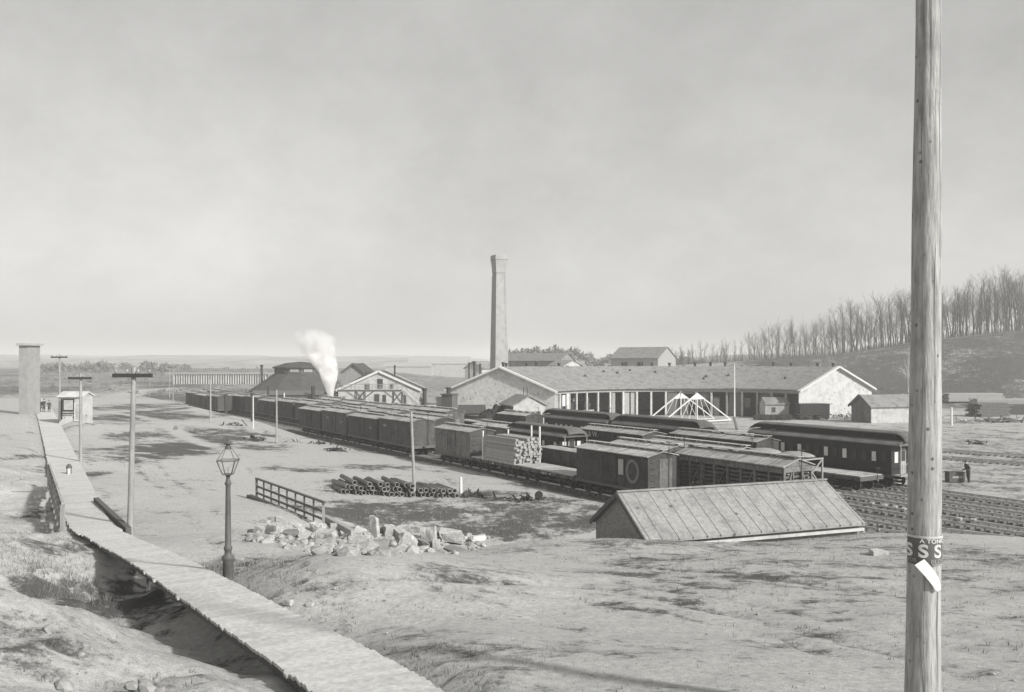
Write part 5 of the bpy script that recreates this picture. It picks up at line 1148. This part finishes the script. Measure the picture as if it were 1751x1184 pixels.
for i,(u,v,s_,pz_) in enumerate(((69,710,1.0,'walk'),(75,712,1.05,'stand'),(84,709,.98,'walk'))):
    d_ = 118; x = A(u,d_); person(('leftmost of three dark-coated people walking on the far boardwalk','middle of three dark-coated people on the far boardwalk','rightmost of three dark-coated people on the far boardwalk')[i], (x,d_,h1(x,d_)+.1 if i else h1(x,d_)+.1), 1.75*s_*1.05, .3*i, pz_, 1.2)
hp = W(118,820); pt_ = thing('stub_hydrant', 'short dark post with a white face beside the boardwalk', 'post', hp); q = MB(); q.lathe([(.17,-.1),(.15,.7),(.19,.75),(.19,.85),(.1,1.0),(.01,1.05)],12); q.build('post', wood_d, pt_); q = MB(); q.box(.0,.17,-.2,-.14,.2,.75); q.build('face', white_t, pt_)
# ------------------------------------------------------------------ left edge buildings
t = thing('pale_tower', 'tall narrow pale tower with a dark cornice near the left edge', 'tower', (A(47,112),112,0))
q = MB(); q.box(-1.1,0,0,3,0,12.0); q.build('wall', mat('grey_render', .34, .15, 1.5, stain=.2), t); q = MB(); q.box(-1.3,.3,-.35,3.3,12.0,12.3); q.build('cornice', MATS['haze_tinted_slate'], t)
kx_ = A(119,100); t = gable_house('kiosk', 'small white wooden kiosk with a dark-edged opening beside the far boardwalk', 'kiosk', (kx_,101.5,h1(kx_,100)), 0, 2.5, 2.4, 2.8, 3.2, lime, lime, lime, ov=.25, base=-.8)
opening(t,'window',-.75,.35,-1.3,1.3,2.45,lime,black); opening(t,'door',.55,1.1,-1.3,.1,2.0,lime,white_t)
q = MB(); q.box(-1.0,-.86,-1.5,-1.42,.2,2.6); q.box(-.9,.45,-1.5,-1.42,.85,.97); q.build('trim', black, t)
# ------------------------------------------------------------------ small things on the ground
def junk(label, u, v, n, r_, seed, cat_='scrap', name='scrap_or_timber_heap', m=iron, sp=1.0):
    rr = random.Random(seed); b = W(u,v); q = MB()
    for i in range(n):
        c = Vector((rr.gauss(0,r_*sp), rr.gauss(0,r_*.5), abs(rr.gauss(.12,.16)))); d = Vector((rr.gauss(0,1),rr.gauss(0,.6),rr.gauss(0,.35))).normalized()*rr.uniform(.2,.7)*r_
        q.bar(c-d,c+d,rr.uniform(.04,.13)) if rr.random() < .75 else q.cyl(c,c+d*.12,rr.uniform(.15,.36),n=12)
    o = q.build(name, m); o.location = (b.x,b.y,b.z); tag(o, label, cat_); return o
junk('heap of dark machine parts lying alone before the flat cars', 899, 856, 26, .62, 1)
junk('scatter of dark scrap right of the white post', 812, 850, 16, .6, 2)
junk('row of dark truck parts on the grass before the front-row boxcars', 582, 773, 22, .9, 3, m=iron)
junk('pile of light sleepers near the pole left of the boxcars', 500, 757, 14, 1.6, 4, 'timber', 'scrap_or_timber_heap', wood_m)  # loose sleepers, a timber pile
junk('pair of dark scrap lumps at the foot of the boxcar row', 545, 760, 14, .7, 5)
junk('dark scrap beside the bank, left of the thin pole by the boxcars', 436, 754, 16, 1.0, 6)
junk('dark bits half hidden in the grass on the upper bank', 408, 729, 14, 1.0, 7)
junk('scrap iron before the right white gable', 1455, 716, 60, 2.4, 8, m=wood_m, sp=1.6)
junk('heap of old timbers in front of the storage shed', 1530, 718, 50, 1.9, 9, 'timber', 'scrap_or_timber_heap', wood_l, 1.3)  # old timbers heaped up, no scrap iron
junk('dark junk between tender and storage shed', 1430, 714, 34, 1.4, 10)
junk('pile of pale timbers beside the whitewashed post at right', 1655, 724, 30, 2.2, 13, 'timber', 'scrap_or_timber_heap', wood_l)  # pale timbers, also a timber pile
junk('dark brush and scrap pile right of the whitewashed post', 1700, 722, 90, 2.6, 14, m=wood_d)
junk('small dark scrap on the open ground at far right', 1668, 760, 16, .8, 15)
for i,(u,v,r_) in enumerate(((335,742,.6),(380,742,.55),(372,752,.5),(248,748,.4),(300,735,.4),(283,715,.5),(455,744,.5))):
    b = W(u,v); q = MB(); rr = random.Random(i)
    for k in range(260):
        th, ph = rr.random()*6.28, rr.random()*1.5; rr2 = r_*rr.random()**.4; c = Vector((math.cos(th)*math.cos(ph),math.sin(th)*math.cos(ph),math.sin(ph)*1.1))*rr2; a_ = Vector((rr.gauss(0,1),rr.gauss(0,1),rr.gauss(0,1)))*.05; a2 = Vector((rr.gauss(0,1),rr.gauss(0,1),rr.gauss(0,1)))*.05
        q.add([c,c+a_,c+a2],[(0,1,2)])
    o = q.build('low_bush', MATS['dry_grass']); o.location = b
    tag(o, ('low dark bush at the left of the two on the pale verge','low dark bush on the verge behind the street lamp','small bush just behind the lamp cap','tiny bush on the dark grass left','tiny bush by the upper footpath','bush on the slope under the far poles','bush near the loose timbers')[i], 'bush')
for i,(u,v) in enumerate(((1490,866),(1512,869),(1530,872),(1545,876),(1570,882),(1640,893),(1664,895))): 
    b = W(u,v); q = MB(); q.box(-.28,.28,-.14,.14,0,.16); o = q.build('loose_tie_end', wood_l); o.location = b+Vector((0,0,.1)); o.rotation_euler=(0,0,.9)
    tag(o,'pale block end between the rails right of the brick building','block','pale blocks between the rails')
for i,(u,Y0,l_,w_,n_l,rz_,lab) in enumerate(((1660,205,13,4,7,.1,'long low pile of boards at the foot of the hill, left of the two'),(1725,196,15,4,6,-.08,'long low pile of boards at the foot of the hill, right of the two'),(1690,160,7,3,9,.3,'dark stack of sleepers behind the whitewashed post'),(1735,166,6,3,7,-.2,'sleeper stack nearest the right edge'))):
    q = MB(); rr = random.Random(60+i); x = A(u,Y0)
    for k in range(n_l):
        for j in range(5): o1 = rr.uniform(-.5,.5); q.box(-l_/2+o1,l_/2+o1+rr.uniform(-.6,.6),-w_/2+j*w_/5+.03,-w_/2+(j+1)*w_/5-.03,k*.27,k*.27+.22)
    o = q.build('board_pile', wood_l if i < 2 else wood_d); o.location = (x,Y0,h1(x,Y0)); o.rotation_euler = (0,0,rz_); tag(o,lab,'lumber pile')
# dirt bank details: trestle far left
tr = thing('railway_trestle', 'long low trestle with pale bents far across the valley at left', 'trestle', (0,300,0))
q = MB(); zt5 = pz(637,300); q.box(A(285,300),A(470,300),-1.5,1.5,zt5-.7,zt5); q.build('deck', wood_m, tr)
for i in range(38): x = A(300+i*4.2,300); q = MB(); q.box(x-.18,x+.18,-1.2,1.2,0,zt5-.7); q.build('bent', lime, tr)
# ------------------------------------------------------------------ bare trees on the hill
def tree_mesh(seed, Ht, spread=.33, depth=5):
    rr = random.Random(seed); tk = MB(); cr = MB()
    def limb(mb, p, d, ln, r_, n, up_, wob, sides):
        pts = [p]; rad = [r_]
        for i in range(n):
            d = (d+Vector((rr.gauss(0,wob),rr.gauss(0,wob),up_))).normalized(); p2 = pts[-1]+d*ln/n; r2 = r_*(1-.85*(i+1)/n)
            mb.cyl(pts[-1], p2, rad[-1], r2, n=sides, cap=False); pts.append(p2); rad.append(r2)
        return pts, rad
    def twig(p, d, ln, r_, lev):
        pts, rad = limb(cr, p, d, ln, r_, 4 if lev < 2 else 3, .10, .16, 4 if lev == 0 else 3)
        if lev < 3:
            for i in range(1, len(pts)):
                for k in range(2 if lev < 2 else rr.choice((1,2))):
                    ax = (pts[i]-pts[i-1]).normalized(); dd_ = (ax+Vector((rr.gauss(0,.55),rr.gauss(0,.55),rr.uniform(-.05,.5)))).normalized()
                    twig(pts[i], dd_, ln*rr.uniform(.3,.55), max(rad[i]*.6,.012), lev+1)
    lead = rr.choice((1,1,2)); st_ = rr.uniform(.28,.5)
    for q_ in range(lead):
        pts, rad = limb(tk, Vector((q_*.25,0,-.5)), Vector((rr.gauss(0,.07)+.18*q_,rr.gauss(0,.07),1)).normalized(), Ht*(.97-.12*q_), Ht*.0135*(1 if not q_ else .7), 12, .02, .045, 6)
        for i in range(2, 12):
            f_ = i/12
            if f_ < st_ and rr.random() < .7: continue
            for k in range(rr.choice((1,2,2))):
                a_ = rr.random()*6.28; tilt = rr.uniform(.35,.95); dd_ = Vector((math.cos(a_)*tilt, math.sin(a_)*tilt, 1)).normalized()
                twig(pts[i], dd_, Ht*(.34-.2*f_)*rr.uniform(.7,1.25), rad[i]*.5, 1 if f_ > .3 else 1)
    return tk, cr
protos = []
for sI in range(9):
    tk, cr = tree_mesh(100+sI, 14.0, spread=.34+.04*(sI%3)); t = thing('bare_tree', 'x', 'tree'); tk.build('trunk', bark_m, t); cr.build('crown', bark_m, t); protos.append(t)
print('tree verts', [sum(len(c.data.vertices) for c in p.children) for p in protos])
rt = random.Random(33); used = set(); cntT = 0
def crest(u):   # depth of the hill crest along a sight direction
    Ys = np.arange(200,330,4.0); xs = (u-UC)/F*Ys; el = (H(xs,Ys)-CZ)/Ys; return float(Ys[int(np.argmax(el))])
for i in range(225):
    f_ = i/224; u = 1115+f_*645+12*math.sin(i*.9)+rt.uniform(-4,4)
    if u < 1290 and rt.random() < .45: continue
    Yt_ = crest(u)+rt.uniform(-6,26); x = A(u,Yt_); z = h1(x,Yt_)
    top = np.interp(u,[1110,1160,1250,1300,1330,1420,1440,1500,1560,1600,1700,1760],[600,600,585,572,560,552,528,520,505,505,480,470])+rt.choice((rt.uniform(-10,8),rt.uniform(0,42)))
    hh = (CZ-(top-HV)*Yt_/F)-z
    pr = rt.randrange(9); o = protos[pr] if pr not in used else copy_tree(protos[pr]); used.add(pr)
    s = max(hh,5)/13.2; o.location = (x,Yt_,z); o.scale = (s*1.05,s*1.05,s); o.rotation_euler = (0,0,rt.random()*6.28); cntT += 1
    if u < 1300: lab, grp = 'slender bare tree in the sparse line behind the roundhouse roof', 'sparse trees behind the roundhouse'
    elif u < 1440: lab, grp = 'bare tree in the crest row above the right half of the roundhouse', 'crest trees above the roundhouse'
    elif u < 1570: lab, grp = 'tall bare tree on the crest between the right gable and the tall pole', 'crest trees left of the tall pole'
    else: lab, grp = 'tall bare tree on the crest right of the tall pole', 'crest trees right of the tall pole'
    o['label'] = lab; o['group'] = grp
for p in range(9):
    if p not in used: 
        for c in list(protos[p].children): bpy.data.objects.remove(c)
        bpy.data.objects.remove(protos[p])
print('trees', cntT)
for i,(u,Y_t,vt) in enumerate(((1553,215,600),(1214,235,590))):
    tk, cr = tree_mesh(300+i, 12.0); x = A(u,Y_t); z = h1(x,Y_t); t = thing('bare_tree', ('pale-trunked bare tree on the hillside just left of the tall pole','lone bare tree behind the roundhouse ridge')[i], 'tree', (x,Y_t,z))
    tk.build('trunk', bark_p if i==0 else bark_m, t); cr.build('crown', bark_p if i==0 else bark_m, t); s = max(4,(CZ-(vt-HV)*Y_t/F)-z)/11.5; t.scale = (s,s,s)
# undergrowth and far woods read as one mass
rw = random.Random(44); q = MB()
for i in range(15000):
    if i < 3000: u = rw.uniform(1120,1751); Y0 = crest(u)+rw.uniform(-4,14); x = A(u,Y0); hgt = rw.uniform(.3,3.4)*(1.5 if u < 1420 else .8)
    else: u = rw.uniform(1300,1751); Y0 = rw.uniform(205,268); x = A(u,Y0); hgt = rw.uniform(.4,1.9)
    z = h1(x,Y0)-.2; d = Vector((rw.gauss(0,.35),rw.gauss(0,.35),1)).normalized()*hgt; s = Vector((.04,0,0)); q.add([Vector((x,Y0,z))-s,Vector((x,Y0,z))+s,Vector((x,Y0,z))+d],[(0,1,2)])
    if hgt > 1: m_ = Vector((x,Y0,z))+d*.5; e_ = m_+Vector((rw.gauss(0,.5),0,rw.uniform(.3,.9))); q.add([m_,m_+Vector((.05,0,0)),e_],[(0,1,2)])
tag(q.build('brushwood', bark_m), kind='stuff')
q = MB(); rw = random.Random(45)
def clump(cx, cy, cz, r_, n):
    for k in range(n):
        th, ph = rw.random()*6.28, math.acos(rw.uniform(-.2,1)); rr2 = r_*rw.uniform(.55,1.05); c = Vector((cx+math.cos(th)*math.sin(ph)*rr2, cy+math.sin(th)*math.sin(ph)*rr2, cz+math.cos(ph)*rr2*.8)); s = r_*.3
        a_ = Vector((rw.gauss(0,1),rw.gauss(0,1),rw.gauss(0,1)))*s; a2 = Vector((rw.gauss(0,1),rw.gauss(0,1),rw.gauss(0,1)))*s; q.add([c,c+a_,c+a2],[(0,1,2)])
for i in range(420):
    if i > 170:
        u = rw.uniform(60,560); Y0 = rw.uniform(235,560); x = A(u,Y0); clump(x,Y0,h1(x,Y0)+.2,rw.uniform(.4,1.5),22); continue
    u = rw.choice((rw.uniform(868,1010),rw.uniform(868,960),rw.uniform(60,330),rw.uniform(1000,1200))); Y0 = rw.uniform(420,520) ; x = A(u,Y0)
    zb_ = h1(x,Y0); zt6 = {True: pz(600,Y0), False: pz(622 if u < 400 else 612,Y0)}[868 < u < 1010]; clump(x,Y0,max(zb_+1,zt6-rw.uniform(1.5,5)),rw.uniform(1.8,4),60)
tag(q.build('distant_woods', mat('far_foliage', .17, .3, 1)), kind='stuff')
# ------------------------------------------------------------------ steam and haze
def vol_mat(name, dens, scale, seed, hh, aniso=.2, col=(.995,.99,.985,1), wisp=False):
    m = bpy.data.materials.new(name); m.use_nodes = True; t = m.node_tree; N = t.nodes; N.clear(); l = t.links.new
    o = N.new('ShaderNodeOutputMaterial'); v = N.new('ShaderNodeVolumePrincipled'); v.inputs['Color'].default_value = col; v.inputs['Anisotropy'].default_value = aniso
    tc = N.new('ShaderNodeTexCoord'); n = N.new('ShaderNodeTexNoise'); n.inputs['Scale'].default_value = scale; n.inputs['Detail'].default_value = 4; l(tc.outputs['Object'], n.inputs['Vector'])
    r = N.new('ShaderNodeMapRange'); r.inputs[1].default_value = .44; r.inputs[2].default_value = .66; r.inputs[3].default_value = .0; r.inputs[4].default_value = 1
    l(n.outputs[0], r.inputs[0]); sp = N.new('ShaderNodeSeparateXYZ'); l(tc.outputs['Object'], sp.inputs[0])
    f_ = N.new('ShaderNodeMapRange'); f_.inputs[1].default_value = 0; f_.inputs[2].default_value = hh; f_.inputs[3].default_value = dens; f_.inputs[4].default_value = dens*.015; l(sp.outputs[2], f_.inputs[0])
    # near the nozzle solid, farther up broken
    a_ = N.new('ShaderNodeMapRange'); a_.inputs[1].default_value = hh*.1; a_.inputs[2].default_value = hh*.5; a_.inputs[3].default_value = .9; a_.inputs[4].default_value = 0; l(sp.outputs[2], a_.inputs[0])
    ad = N.new('ShaderNodeMath'); ad.operation = 'ADD'; ad.use_clamp = True; l(r.outputs[0], ad.inputs[0]); l(a_.outputs[0], ad.inputs[1]) if not wisp else None
    mu = N.new('ShaderNodeMath'); mu.operation = 'MULTIPLY'; l(ad.outputs[0], mu.inputs[0]); l(f_.outputs[0], mu.inputs[1]); l(mu.outputs[0], v.inputs['Density']); l(v.outputs[0], o.inputs['Volume']); return m
Yv = 152; kv = Yv/F
pr_ = [(692,.10),(680,.42),(665,.8),(650,1.25),(635,1.75),(620,2.3),(606,2.9),(592,3.4),(578,3.6),(566,2.6),(560,.3)]
q = MB(); n = 20; vs = []; rr = random.Random(2)
for v_, r_ in pr_:
    cx = A(np.interp(v_,[560,600,640,692],[528,545,562,567]),Yv)-A(567,Yv)
    for i in range(n): a_ = 2*PI*i/n; w_ = r_*(1+.09*math.sin(3*a_+v_*.1)+.07*math.sin(5*a_-v_*.17)); vs.append((cx+w_*math.cos(a_), w_*math.sin(a_), (692-v_)*kv))
q.add(vs,[(k*n+i,k*n+(i+1)%n,(k+1)*n+(i+1)%n,(k+1)*n+i) for k in range(len(pr_)-1) for i in range(n)],0,True); q.add(vs[:n],[tuple(range(n))[::-1]]); q.add(vs[-n:],[tuple(range(n))])
pl = q.build('steam_plume', vol_mat('steam', 6.0, .5, 1, 13.2)); pl.location = (A(567,Yv),Yv,pz(692,Yv)); tag(pl, 'bright white steam plume rising beside the white shop', 'steam')
sl2 = thing('steam_locomotive', 'dark engine under the steam plume, mostly hidden by boxcars', 'locomotive', (A(574,Yv),Yv,0)); q = MB(); q.cyl((-3,0,1.9),(3,0,1.9),.75,n=16); q.build('boiler', iron, sl2); q = MB(); q.cyl((-.6,0,2.4),(-.6,0,2.95),.14,n=10); q.build('safety_valve', iron, sl2); q = MB(); q.box(2.6,4.4,-1.3,1.3,1.2,3.3); q.box(2.4,4.7,-1.5,1.5,3.3,3.42); q.build('cab', iron, sl2)
hz = MB(); hz.box(-4600,4600,-60,5600,-3,62); ho = hz.build('haze', [])
m = bpy.data.materials.new('haze_air'); m.use_nodes = True; N = m.node_tree.nodes; N.clear(); o = N.new('ShaderNodeOutputMaterial'); v = N.new('ShaderNodeVolumePrincipled')
v.inputs['Color'].default_value = (1,.99,.97,1); v.inputs['Density'].default_value = .0006; v.inputs['Anisotropy'].default_value = .1; m.node_tree.links.new(v.outputs[0], o.inputs['Volume'])
ho.data.materials.append(m); ho['kind'] = 'stuff'
